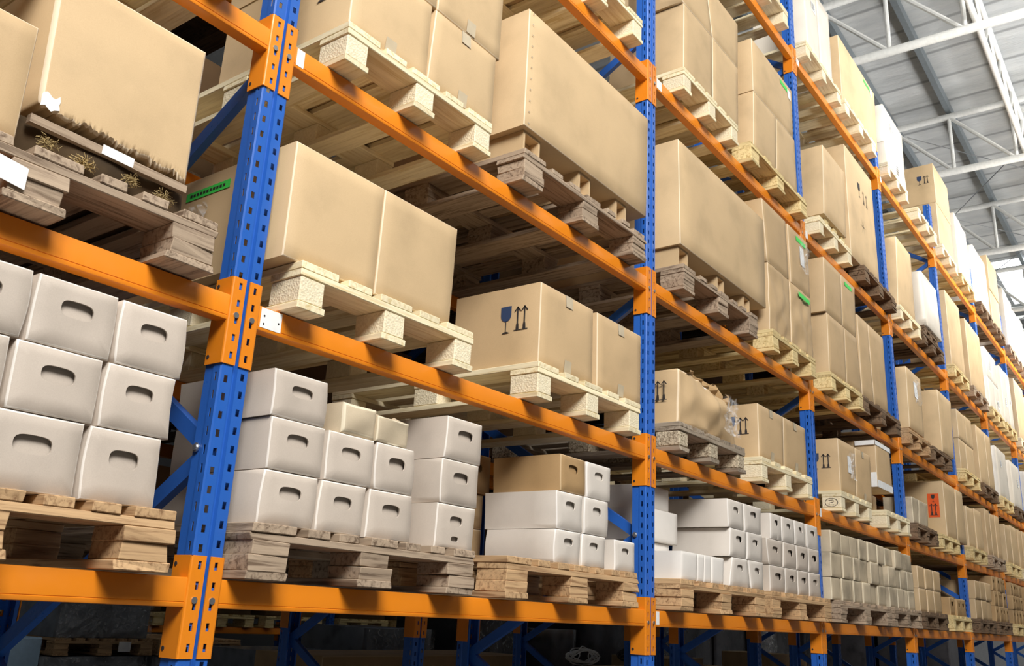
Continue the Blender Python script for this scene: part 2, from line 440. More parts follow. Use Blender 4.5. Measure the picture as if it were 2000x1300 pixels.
# ------------------------------------------------------------------ pallets
PDESC = {'light': 'new pale wood pallet', 'yellow': 'yellowish wood pallet', 'brown': 'brown wood pallet', 'grey': 'weathered grey pallet', 'dark': 'dark weathered pallet', 'chip': 'grey pallet with chipboard blocks', 'black': 'shade-darkened pallet'}
def pallet(kind, x0, x1, y, z, label, group='wooden pallets on the racks', parts=True, D=1.18, rnd=None):
    rnd = rnd or R
    w = x1 - x0; n = {'light': 5, 'yellow': 5, 'chip': 5}.get(kind, 7)
    rough = kind not in ('light',)
    j = .0035 if rough else .0012; c = .0022
    wx, wy = 'wood_%s_x' % kind, 'wood_%s_y' % kind
    bk = {'chip': 'blk_chip', 'light': 'blk_press'}.get(kind, wx)
    r = None
    z += .002 + j * .6
    if parts:
        r = empty('pallet', (x0 + w / 2, y, z)); tag(r, label, 'pallet', group)
    acc = {}
    def emit(name, fn, mat):
        if parts:
            m = MB(); fn(m); put(name, m.mesh('pallet_' + name, mat), r)
        else:
            m = acc.setdefault(mat, MB()); fn(m)
    bw = .10 if w < .9 else .135
    t = .0215; bh = .078
    xs = (-w / 2, -bw / 2, w / 2 - bw)
    bws = (bw, bw, bw)
    ys = (0, D / 2 - .07, D - .14)
    for k in range(3):
        a = xs[k]
        emit('base_board', lambda m: m.box(a - (.0 if k == 0 else .004), a + bws[k] + .004, 0, D, 0, t, j, rnd, c), wy)
        for yy in ys:
            def blk(m):
                in_ = .004 if kind == 'light' else 0
                if kind in ('light', 'chip', 'yellow'):
                    m.box(a + in_, a + bws[k] - in_, yy + .003, yy + .14, t, t + bh, j * .6, rnd, .004 if kind != 'chip' else .007)
                else:
                    h2 = t + bh * rnd.uniform(.45, .55)
                    m.box(a + rnd.uniform(0, .008), a + bws[k] - rnd.uniform(-.004, .01), yy + rnd.uniform(-.004, .006), yy + .14, t, h2, j, rnd, c)
                    m.box(a + rnd.uniform(0, .008), a + bws[k] - rnd.uniform(-.004, .01), yy + rnd.uniform(-.004, .006), yy + .14, h2, t + bh, j, rnd, c)
            emit('block', blk, bk)
    for yy in ys:
        emit('stringer_board', lambda m: m.box(-w / 2, w / 2, yy, yy + .14, t + bh, 2 * t + bh, j, rnd, c), wx)
    if n == 5: ws = [.145, .10, .145, .10, .145] if w < .95 else [.16, .12, .16, .12, .16]
    else: ws = [.15, .082, .08, .115, .07, .07, .11]
    sc_ = min(1, w / (sum(ws) + .02 * n)); ws = [q * sc_ for q in ws]
    gap = (w - sum(ws)) / (n - 1); xx = -w / 2
    for q in ws:
        a2 = xx + rnd.uniform(-.003, .003) * (1 if 0 < xx + w / 2 else 0)
        emit('deck_board', lambda m: m.box(max(a2, -w / 2), min(a2 + q, w / 2), rnd.uniform(-.004, .008) if rough else 0, D, 2 * t + bh, .145, j * .5, rnd, c), wy)
        xx += q + gap
    if not parts:
        mats = list(acc); M = MB()
        for i, mm in enumerate(mats):
            M.cur = i; M.raw(acc[mm].v, acc[mm].f)
        r = put('pallet', M.mesh('pallet', mats), None, (x0 + w / 2, y, z)); tag(r, label, 'pallet', group)
    return r

# ------------------------------------------------------------------ cartons
def carton_mesh(q, H, D, mat, holes=(), bulge=.006, side=(0, 0), rough=0.0, seed=0, ragged=None, nx=8, nz=8, cham=.004, back_n=2):
    """q = bottom-left, bottom-right, top-right, top-left x of the front face (local); the front bows out, edges may bow sideways"""
    xbl, xbr, xtr, xtl = q
    so = Vector((seed * 3.7, seed * 1.3, 0))
    def pos(u, v, y=0.0, bk=0.0):
        sv = math.sin(math.pi * v); su = math.sin(math.pi * u)
        xl = xbl + (xtl - xbl) * v + side[0] * sv; xr = xbr + (xtr - xbr) * v + side[1] * sv
        x = xl + (xr - xl) * u; z = H * v
        dy = -bulge * su * sv * (1 - bk)
        if rough:
            nn = noise.noise_vector(Vector((x * 9, y * 9, z * 9)) + so)
            k = rough * (su * .7 + .3) * (1 if 0.02 < v < .98 else .35)
            x += nn.x * k * .6; dy += nn.y * k * 1.5; z += nn.z * k * .5 if v > .02 else 0
        if ragged: z = ragged(u, v, z)
        return Vector((x, y + dy, z))
    v = []; f = []
    ids = {}
    W_ = abs(xbr - xbl)
    cu, cv = min(.2, cham / max(W_, .01)), min(.2, cham / H)
    def P(u, vv, y=0.0, bk=0.0):
        v.append(pos(u, vv, y, bk)); return len(v) - 1
    # boundary parameters in order (ccw seen from the front: bottom left -> bottom right -> top right -> top left)
    bpar = [(i / nx, 0) for i in range(nx)] + [(1, i / nz) for i in range(nz)] + [(1 - i / nx, 1) for i in range(nx)] + [(0, 1 - i / nz) for i in range(nz)]
    nb = len(bpar)
    ins = lambda p: (cu + (1 - 2 * cu) * p[0], cv + (1 - 2 * cv) * p[1])
    loop0 = None
    if holes:
        # one or more openings stacked vertically: the face is cut in horizontal bands, one opening in each
        nh = len(holes); bands = [(k / nh, (k + 1) / nh) for k in range(nh)]
        if nh == 2: bands = [(0, .40), (.40, 1)]
        vcache = {}
        def PP(u, vv):
            key = (round(u, 5), round(vv, 5))
            if key not in vcache: vcache[key] = P(*ins((u, vv)))
            return vcache[key]
        for (va, vb), (hu, hv, hw, hh, octa) in zip(bands, holes):
            kz = max(2, round(nz * (vb - va)))
            par = [(i / nx, va) for i in range(nx)] + [(1, va + (vb - va) * i / kz) for i in range(kz)] + [(1 - i / nx, vb) for i in range(nx)] + [(0, vb - (vb - va) * i / kz) for i in range(kz)]
            e_ = .66 if octa else .62
            ang = [math.atan2((p[1] - hv) * H / hh, (p[0] - hu) * W_ / hw) for p in par]
            def hole_pt(t):
                c_, s_ = math.cos(t), math.sin(t); k = (abs(c_) ** (2 / e_) + abs(s_) ** (2 / e_)) ** (-e_ / 2)
                return (hu + c_ * k * hw / 2 / W_, hv + s_ * k * hh / 2 / H)
            hp = [hole_pt(t) for t in ang]
            outer = [PP(*p) for p in par]
            prev = outer; n_ = len(par)
            for tt in (.5, .85, 1.0):
                cur = [P(*ins((p[0] + (h_[0] - p[0]) * tt, p[1] + (h_[1] - p[1]) * tt))) for p, h_ in zip(par, hp)]
                f += [(prev[i], prev[(i + 1) % n_], cur[(i + 1) % n_], cur[i]) for i in range(n_)]
                prev = cur
            dp = []
            for i in prev:
                v.append(v[i] + Vector((0, .005, 0))); dp.append(len(v) - 1)
            f += [(prev[i], prev[(i + 1) % n_], dp[(i + 1) % n_], dp[i]) for i in range(n_)]
        # outline loop: left and right columns follow each band's own steps
        col = sorted({k[1] for k in vcache if k[0] == 1.0})
        bpar = [(i / nx, 0) for i in range(nx)] + [(1, c_) for c_ in col[:-1]] + [(1 - i / nx, 1) for i in range(nx)] + [(0, c_) for c_ in col[::-1][:-1]]
        nb = len(bpar)
        loop0 = [PP(*p) for p in bpar]
    else:
        g = [[P(*ins((i / nx, k / nz))) for i in range(nx + 1)] for k in range(nz + 1)]
        for k in range(nz):
            for i in range(nx): f.append((g[k][i], g[k][i + 1], g[k + 1][i + 1], g[k + 1][i]))
        loop0 = [g[0][i] for i in range(nx)] + [g[k][nx] for k in range(nz)] + [g[nz][nx - i] for i in range(nx)] + [g[nz - k][0] for k in range(nz)]
    loops = [loop0]
    ysteps = [cham] + [D * (i + 1) / (back_n + 1) for i in range(back_n)] + [D]
    for yi, yy in enumerate(ysteps):
        loops.append([P(p[0], p[1], yy, min(1, yy / D * 2)) for p in bpar])
    edge0 = len(f)
    for a, b2 in zip(loops, loops[1:]):
        f += [(b2[i], b2[(i + 1) % nb], a[(i + 1) % nb], a[i]) for i in range(nb)]
    f.append(tuple(loops[-1][::-1]))
    me = bpy.data.meshes.new('carton_body'); me.from_pydata([tuple(p) for p in v], [], f); me.materials.append(MAT[mat])
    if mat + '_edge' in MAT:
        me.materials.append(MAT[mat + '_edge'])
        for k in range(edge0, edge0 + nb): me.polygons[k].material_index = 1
    me.update()
    me.shade_smooth(); me.set_sharp_from_angle(angle=math.radians(58))
    return me

def poly_mesh(name, polys, mat, to3d):
    m = MB()
    for p in polys: m.face([to3d(*q) for q in p])
    return m.mesh(name, mat)
def arrow(cx, z0, h):
    w = h * .035
    return [[(cx - h * .17, z0), (cx + h * .17, z0), (cx + h * .17, z0 + h * .035), (cx - h * .17, z0 + h * .035)],
            [(cx - h * .075, z0 + h * .035), (cx + h * .075, z0 + h * .035), (cx + h * .06, z0 + h * .24), (cx + w, z0 + h * .30), (cx - w, z0 + h * .30), (cx - h * .06, z0 + h * .24)],
            [(cx - w, z0 + h * .3), (cx + w, z0 + h * .3), (cx + w, z0 + h * .97), (cx - w, z0 + h * .97)],
            [(cx, z0 + h), (cx - h * .17, z0 + h * .80), (cx - h * .13, z0 + h * .77), (cx, z0 + h * .92)],
            [(cx, z0 + h), (cx, z0 + h * .92), (cx + h * .13, z0 + h * .77), (cx + h * .17, z0 + h * .80)]]
def glass(cx, z0, h):
    w = h * .23; bowl = [(cx - w, z0 + h), (cx - w, z0 + h * .68)] + [(cx + w * math.cos(t), z0 + h * .68 + h * .24 * math.sin(t)) for t in [math.pi + math.pi * i / 10 for i in range(1, 10)]] + [(cx + w, z0 + h * .68), (cx + w, z0 + h)]
    foot = [[(cx - h * .02, z0 + h * .05), (cx + h * .02, z0 + h * .05), (cx + h * .02, z0 + h * .46), (cx - h * .02, z0 + h * .46)], [(cx - w * .75, z0), (cx + w * .75, z0), (cx + w * .3, z0 + h * .06), (cx - w * .3, z0 + h * .06)]]
    return [bowl[::-1]], foot

HOLE_KINDS = {'hole': ('greyb', 'carton with hand hole'), 'holew': ('white', 'carton with hand hole'), 'holek': ('kraft', 'carton with hand hole')}
KMAT = {'hole': 'greyb', 'holew': 'pale', 'holek': 'kraft', 'plainw': 'white', 'carton': 'tan', 'big': 'tan2', 'sym': 'tan', 'long': 'tan2', 'soft': 'small', 'open': 'small', 'dent': 'tan', 'wrap': 'wrap', 'wtape': 'tan',
        'crush': 'tan', 'torn': 'tan2', 'tray': 'straw', 'small': 'small', 'kraft': 'kraft', 'dark': 'darkbox'}
ADJ = {'hole': 'grey-tan hand-hole carton', 'holew': 'pale hand-hole carton', 'holek': 'browner hand-hole carton', 'plainw': 'plain white carton', 'carton': 'tan carton', 'big': 'large tan carton', 'sym': 'taped tan carton',
       'long': 'long tan carton', 'soft': 'small dented carton', 'open': 'small open-topped carton', 'dent': 'dented tan carton', 'wrap': 'pale film-wrapped carton', 'wtape': 'white-taped tan carton', 'crush': 'crushed torn carton',
       'torn': 'large carton with ragged bottom', 'tray': 'dark straw packing tray', 'small': 'small dusty carton', 'kraft': 'brown carton', 'dark': 'dark brown carton'}
def clampx(x, b_, y):
    lo, hi = BAY * (b_ - 1) + POST + .012, BAY * b_ - .012
    return min(max(x, lo), hi)
def carton(kind, xs, z0, z1, y, depth, label, group, opts=None, seed=0):
    o = dict(opts or {}); rnd = random.Random(seed * 7919 + 13)
    xtl, xtr, xbr, xbl = xs
    if kind == 'tray': z0 += .012
    H = z1 - z0; cx = (min(xs) + max(xs)) / 2
    if kind in ('sym', 'big', 'long') and ('mark' in o or 'green' in o): xtl = xbl = (xtl + xbl) / 2
    if kind in HOLE_KINDS: xbl += .005; xtl += .005; xbr -= .006; xtr -= .006
    q = (xbl - cx, xbr - cx, xtr - cx, xtl - cx)
    mat = o.get('mat', KMAT[kind]); holes = []
    W_ = abs(xbr - xbl)
    kw = dict(bulge=min(.012, W_ * .02), side=(0, 0), rough=.0015, seed=seed)
    if kind in HOLE_KINDS:
        hw, hh, hv = .41 * W_, .27 * H, .61
        if kind != 'hole': hw, hh, hv = .38 * W_, .25 * H, .66
        if o.get('two'): holes = [(.5, .20, .22 * W_, .13 * H, True), (.5, .64, hw * .85, hh * .9, True)]
        else: holes = [(.5, hv, hw, hh, kind != 'hole')]
        kw.update(bulge=.004, rough=.0036, side=(0, 0))
        s = rnd.uniform(-.005, .009); kw['side'] = (rnd.uniform(-.006, .004), s)
    elif kind == 'soft': kw.update(rough=.010, bulge=.010, nx=12, nz=12, cham=.008)
    elif kind == 'open': kw.update(rough=.008, bulge=.004, nx=12, nz=12)
    elif kind == 'dent': kw.update(rough=.013, bulge=.012, nx=16, nz=16)
    elif kind == 'small': kw.update(rough=.005, bulge=.004)
    elif kind == 'wrap': kw.update(rough=.003)
    elif kind == 'tray': kw.update(rough=.03, nx=40, nz=10)
    elif kind == 'torn':
        def rg(u, v, z):
            if v < .14: return max(0, z + (noise.noise(Vector((u * 11, 3.3, 0))) * .016 + noise.noise(Vector((u * 60, 1.3, 0))) * .012 + noise.noise(Vector((u * 150, 1.3, 0))) * .006 + .035 - .03 * u) * (1 - v / .14))
            return z
        kw.update(ragged=rg, nx=120, nz=16, rough=.001, cham=.010)
    elif kind == 'crush':
        def rg(u, v, z):
            drop = max(0, u - .25) * .22 + (.05 * noise.noise(Vector((u * 9, 7.7, 0))) if u > .2 else 0)
            return z - drop * v ** 2 * H * 1.6
        kw.update(ragged=rg, nx=24, nz=20, rough=.022, bulge=.03, cham=.008)
    body = put('carton', carton_mesh(q, H, depth, mat, holes, **kw), None, (cx, y, z0))
    body.name = {'tray': 'packing_tray', 'torn': 'carton'}.get(kind, 'carton')
    tag(body, label, 'carton' if kind != 'tray' else 'packing tray', group)
    off = {'dent': .014}.get(kind, .0032)
    fx = lambda s, t: (s, -off - kw['bulge'] * math.sin(math.pi * min(1, max(0, (s - q[0]) / W_))) * math.sin(math.pi * min(1, max(0, t / H))), t)
    xl = min(q[0], q[3]) - .0022
    lx = lambda s, t: (xl, s, t)                         # left flank; s runs into the rack
    for (hu, hv, hw, hh, oc) in holes:
        m = MB(); a = q[0] + hu * W_
        m.face([(a - hw * .6, .0095, hv * H - hh * .62), (a + hw * .62, .0095, hv * H - hh * .62), (a + hw * .62, .013, hv * H + hh * .62), (a - hw * .6, .013, hv * H + hh * .62)])
        put('handle_flap', m.mesh('handle_flap', mat), body)
    if o.get('tape'):
        cu = q[0] + W_ * .5; tw = .026
        pt = [fx(cu - tw, H - .055), fx(cu + tw, H - .055), fx(cu + tw, H - .003), fx(cu - tw, H - .003)]
        pb = [fx(cu - tw, .004), fx(cu + tw, .004), fx(cu + tw, .06), fx(cu - tw, .06)]
        m = MB(); m.face(pt); m.face([pt[3], pt[2], (pt[2][0], depth * .9, H + .0008), (pt[3][0], depth * .9, H + .0008)])
        t_ = put('packing_tape', m.mesh('packing_tape', 'tape'), body)
        m = MB(); m.face(pb); put('packing_tape', m.mesh('packing_tape', 'tape'), body)
    mk = o.get('mark')
    if mk in ('L', 'L3'):
        h = .105; z = H * .5 - .02 if H < .4 else H * .52
        for sx in (.112, .077):
            put('handling_mark', poly_mesh('handling_mark', [p[::-1] for p in arrow(sx, z, h)], 'ink', lx), body)['label'] = 'dark upright arrow'
        if mk == 'L':
            bowl, foot = glass(.172, z - .006, .118)
            gm = put('handling_mark', poly_mesh('handling_mark', [p[::-1] for p in bowl], 'inkblue', lx), body); gm['label'] = 'navy fragile glass symbol'
            put('print', poly_mesh('print', [p[::-1] for p in foot], 'ink', lx), gm)
    if mk == 'L2':
        ar = arrow(.078, .17, .14) + arrow(.045, .17, .14); bowl, foot = glass(.155, .16, .15)
        put('handling_mark', poly_mesh('handling_mark', [p[::-1] for p in ar + foot + bowl], 'ink', lx), body)['label'] = 'dark glass and arrows'
    if mk == 'F2':
        ar = arrow(W_ * .55, H * .62, .13) + arrow(W_ * .66, H * .62, .13); bowl, foot = glass(W_ * .40, H * .64, .14)
        sh = lambda s, t: fx(q[0] + s, t)
        star = [[(W_ * .45 + math.cos(a) * .09, H * .38 + math.sin(a) * .09), (W_ * .45 + math.cos(a + 2.9) * .012, H * .38 + math.sin(a + 2.9) * .012), (W_ * .45 + math.cos(a - 2.9) * .012, H * .38 + math.sin(a - 2.9) * .012)] for a in [i * math.pi / 3 for i in range(6)]]
        put('handling_mark', poly_mesh('handling_mark', ar + foot + bowl + star, 'ink', sh), body)['label'] = 'dark glass, arrows and star print'
    if mk == 'O':
        z = H * .35; y0, y1 = .05, .16
        lb = put('orange_label', poly_mesh('orange_label', [[(y0, z), (y0, z + .24), (y1, z + .24), (y1, z)]], 'orangelabel', lx), body); lb['label'] = 'orange handling label'
        l2 = lambda s, t: (xl - .0012, s, t)
        bowl, foot = glass(.105, z + .155, .075)
        put('print', poly_mesh('print', [p[::-1] for p in arrow(.125, z + .02, .12) + arrow(.087, z + .02, .12) + bowl + foot], 'ink', l2), lb)
    if o.get('green') == 'L':
        g = put('green_label', poly_mesh('green_label', [[(.31, H - .075), (.31, H - .045), (.545, H - .045), (.545, H - .075)]], 'green', lx), body); g['label'] = 'bright green paper strip'
        l2 = lambda s, t: (xl - .0008, s, t)
        put('print', poly_mesh('print', [[(a, H - .065), (a, H - .055), (a + .012, H - .055), (a + .012, H - .065)] for a in [.335 + .0175 * i for i in range(11)]], 'ink', l2), g)
        m = MB(); fr = random.Random(3)
        G = [[(xl - .002 - fr.uniform(0, .02), .40 + .09 * i / 5, H - .21 + .10 * k / 5) for i in range(6)] for k in range(6)]
        for k in range(5):
            for i in range(5): m.face([G[k][i], G[k][i + 1], G[k + 1][i + 1], G[k + 1][i]])
        put('plastic_pouch', m.mesh('plastic_pouch', 'film'), body)
    if o.get('green') == 'F':
        a = q[0] + W_ * (.32 if kind != 'big' and kind != 'wrap' else .68); wd = W_ * .52 if W_ < .6 else W_ * .2
        g = put('green_label', poly_mesh('green_label', [[fx(a, H - .075), fx(a + wd, H - .075), fx(a + wd, H - .04), fx(a, H - .04)]], 'green', lambda *p: p), body); g['label'] = 'bright green paper strip'
        if kind == 'big':
            put('paper_label', poly_mesh('paper_label', [[fx(a + wd, H - .115), fx(a + wd + .07, H - .115), fx(a + wd + .07, H - .04), fx(a + wd, H - .04)]], 'paper', lambda *p: p), body)
    if o.get('pouch'):
        m = MB(); fr = random.Random(seed); a = q[0] + W_ * .42; wd, hd = W_ * .45, min(.24, H * .5); zt = H - .07
        G = [[(a + wd * i / 7 + fr.uniform(-.01, .01), fx(a + wd * i / 7, zt)[1] - .001 - fr.uniform(0, .028), zt - hd * k / 7 + fr.uniform(-.012, .012)) for i in range(8)] for k in range(8)]
        for k in range(7):
            for i in range(7): m.face([G[k + 1][i], G[k + 1][i + 1], G[k][i + 1], G[k][i]])
        put('document_pouch', m.mesh('document_pouch', 'film'), body)['label'] = 'crumpled clear plastic pouch'
        put('paper_label', poly_mesh('paper_label', [[fx(a + .02, zt - hd * .8), fx(a + wd * .6, zt - hd * .8), fx(a + wd * .6, zt - .03), fx(a + .02, zt - .03)]], 'paper', lambda *p: p), body)
    if kind == 'open':
        for s_, lean in ((-1, .5), (1, .25)):
            m = MB(); n_ = 8; fr = random.Random(5 + s_)
            yb = .01 if s_ < 0 else .09
            lo = [(q[3] + (q[2] - q[3]) * i / n_, yb, H) for i in range(n_ + 1)]
            up = [(p[0], yb + (.05 if s_ < 0 else -.02) + fr.uniform(-.006, .006), H + .012 + fr.uniform(0, .012)) for p in lo]
            for i in range(n_): m.face([lo[i], lo[i + 1], up[i + 1], up[i]])
            put('flap', m.mesh('flap', mat), body)
    if kind == 'crush':
        fr = random.Random(4)
        for k, (ua, ub, hh) in enumerate(((.12, .62, .05), (.5, .98, .10), (.3, .55, .07))):
            m = MB(); n_ = 9
            lo = [(q[3] + W_ * (ua + (ub - ua) * i / n_), .01 + k * .03, H * (1 - .30 * max(0, ua + (ub - ua) * i / n_ - .25)) - .01) for i in range(n_ + 1)]
            up = [(p[0] + .02 + fr.uniform(-.012, .012), p[1] + fr.uniform(-.03, .03), p[2] + hh * fr.uniform(.15, 1)) for p in lo]
            mid = [((a[0] + b[0]) / 2 + fr.uniform(-.01, .01), (a[1] + b[1]) / 2 + fr.uniform(-.02, .02), (a[2] + b[2]) / 2) for a, b in zip(lo, up)]
            for A, B in ((lo, mid), (mid, up)):
                for i in range(n_): m.face([A[i], A[i + 1], B[i + 1], B[i]])
            put('torn_flap', m.mesh('torn_flap', 'paper' if k == 2 else 'kraft'), body)
        m = MB()
        G = [[(q[0] + W_ * (.60 + .24 * i / 9) + fr.uniform(-.012, .012), -.045 - fr.uniform(0, .04), H * (.08 + .72 * k / 9) + fr.uniform(-.012, .012)) for i in range(10)] for k in range(10)]
        for k in range(9):
            for i in range(9): m.face([G[k][i], G[k][i + 1], G[k + 1][i + 1], G[k + 1][i]])
        put('torn_film', m.mesh('torn_film', 'film'), body)['label'] = 'shiny torn plastic film'
    if kind == 'tray':
        fr = random.Random(6)
        for (cs, ct, sz) in ((.14, .45, .035), (.34, .34, .04), (.60, .45, .032), (.80, .34, .04)):
            m = MB()
            for k in range(70):
                a = fr.uniform(0, 6.28); rr = fr.uniform(.2, 1) * sz; p = Vector((q[0] + W_ * cs, -.035, H * ct)); d = Vector((math.cos(a) * rr, -fr.uniform(0, .02), math.sin(a) * rr * .7))
                s_ = p + d * fr.uniform(.0, .3); e = p + d
                mid = (s_ + e) / 2 + Vector((fr.uniform(-.01, .01), -.008, fr.uniform(-.01, .01)))
                m.tube(s_, mid, .0007, 3, False); m.tube(mid, e, .0007, 3, False)
            put('wood_wool', m.mesh('wood_wool', 'woodwool'), body)
        m = MB(); m.bar((q[0] + .02, -.03, H * .86), (q[1] - .03, -.03, H * .80), .02, .022); put('batten', m.mesh('batten', 'wood_grey_x'), body)
        m = MB(); m.bar((q[0] + W_ * .42, -.042, H * .86), (q[0] + W_ * .60, -.042, H * .84), .002, .026); put('paper_label', m.mesh('paper_label', 'paper'), body)
    if kind == 'torn':
        m = MB(); fr = random.Random(8); z_ = .03
        G = [[fx(q[0] + .003 + .042 * i / 6 + fr.uniform(-.003, .003), z_ + .036 * k / 4 + .006 * math.sin(i * 1.3) * (1 if k in (0, 4) else .3)) for i in range(7)] for k in range(5)]
        for k in range(4):
            for i in range(6): m.face([G[k][i], G[k][i + 1], G[k + 1][i + 1], G[k + 1][i]])
        put('torn_patch', m.mesh('torn_patch', 'paper'), body)['label'] = 'white torn liner patch'
    if kind == 'wrap' and seed % 3 != 1:
        fr = random.Random(seed); a = q[0] + W_ * fr.uniform(.3, .55); zt = H * fr.uniform(.45, .8); m = MB()
        lw, lh = fr.uniform(.08, .14), fr.uniform(.08, .16)
        m.face([fx(a, zt - lh), fx(a + lw, zt - lh), fx(a + lw, zt), fx(a, zt)]); pl = put('paper_label', m.mesh('paper_label', 'paper'), body)
        m = MB()
        for i in range(4): 
            p_ = [fx(a + .01, zt - lh * (.2 + .2 * i)), fx(a + lw * .8, zt - lh * (.2 + .2 * i)), fx(a + lw * .8, zt - lh * (.13 + .2 * i)), fx(a + .01, zt - lh * (.13 + .2 * i))]
            m.face([(x_, y_ - .001, z_) for x_, y_, z_ in p_])
        put('print', m.mesh('print', 'ink'), pl)
    if kind == 'wtape':
        for (za, zb) in ((H - .04, H - .002), (.002, .06)):
            m = MB(); ss = [q[0] + W_ * i / 8 for i in range(9)]
            for a, b2 in zip(ss, ss[1:]): m.face([fx(a, za), fx(b2, za), fx(b2, zb), fx(a, zb)])
            put('white_tape', m.mesh('white_tape', 'paper'), body)['label'] = 'white paper tape'
        for (za, zb) in ((.002, .12), (H - .04, H - .002)):
            m = MB(); m.face([lx(.16, za), lx(0, za), lx(0, zb), lx(.16, zb)])
            put('white_tape', m.mesh('white_tape', 'paper'), body)['label'] = 'white paper tape'
    if kind == 'long' and y < 0 and opts is not None and o.get('staples'):
        m = MB()
        for i in range(11):
            z = H * (.03 + .094 * i); p = fx(q[0] + .022, z); m.box(p[0], p[0] + .011, p[1] - .001, p[1], z, z + .002)
        put('staples', m.mesh('staples', 'steel'), body)
    return body

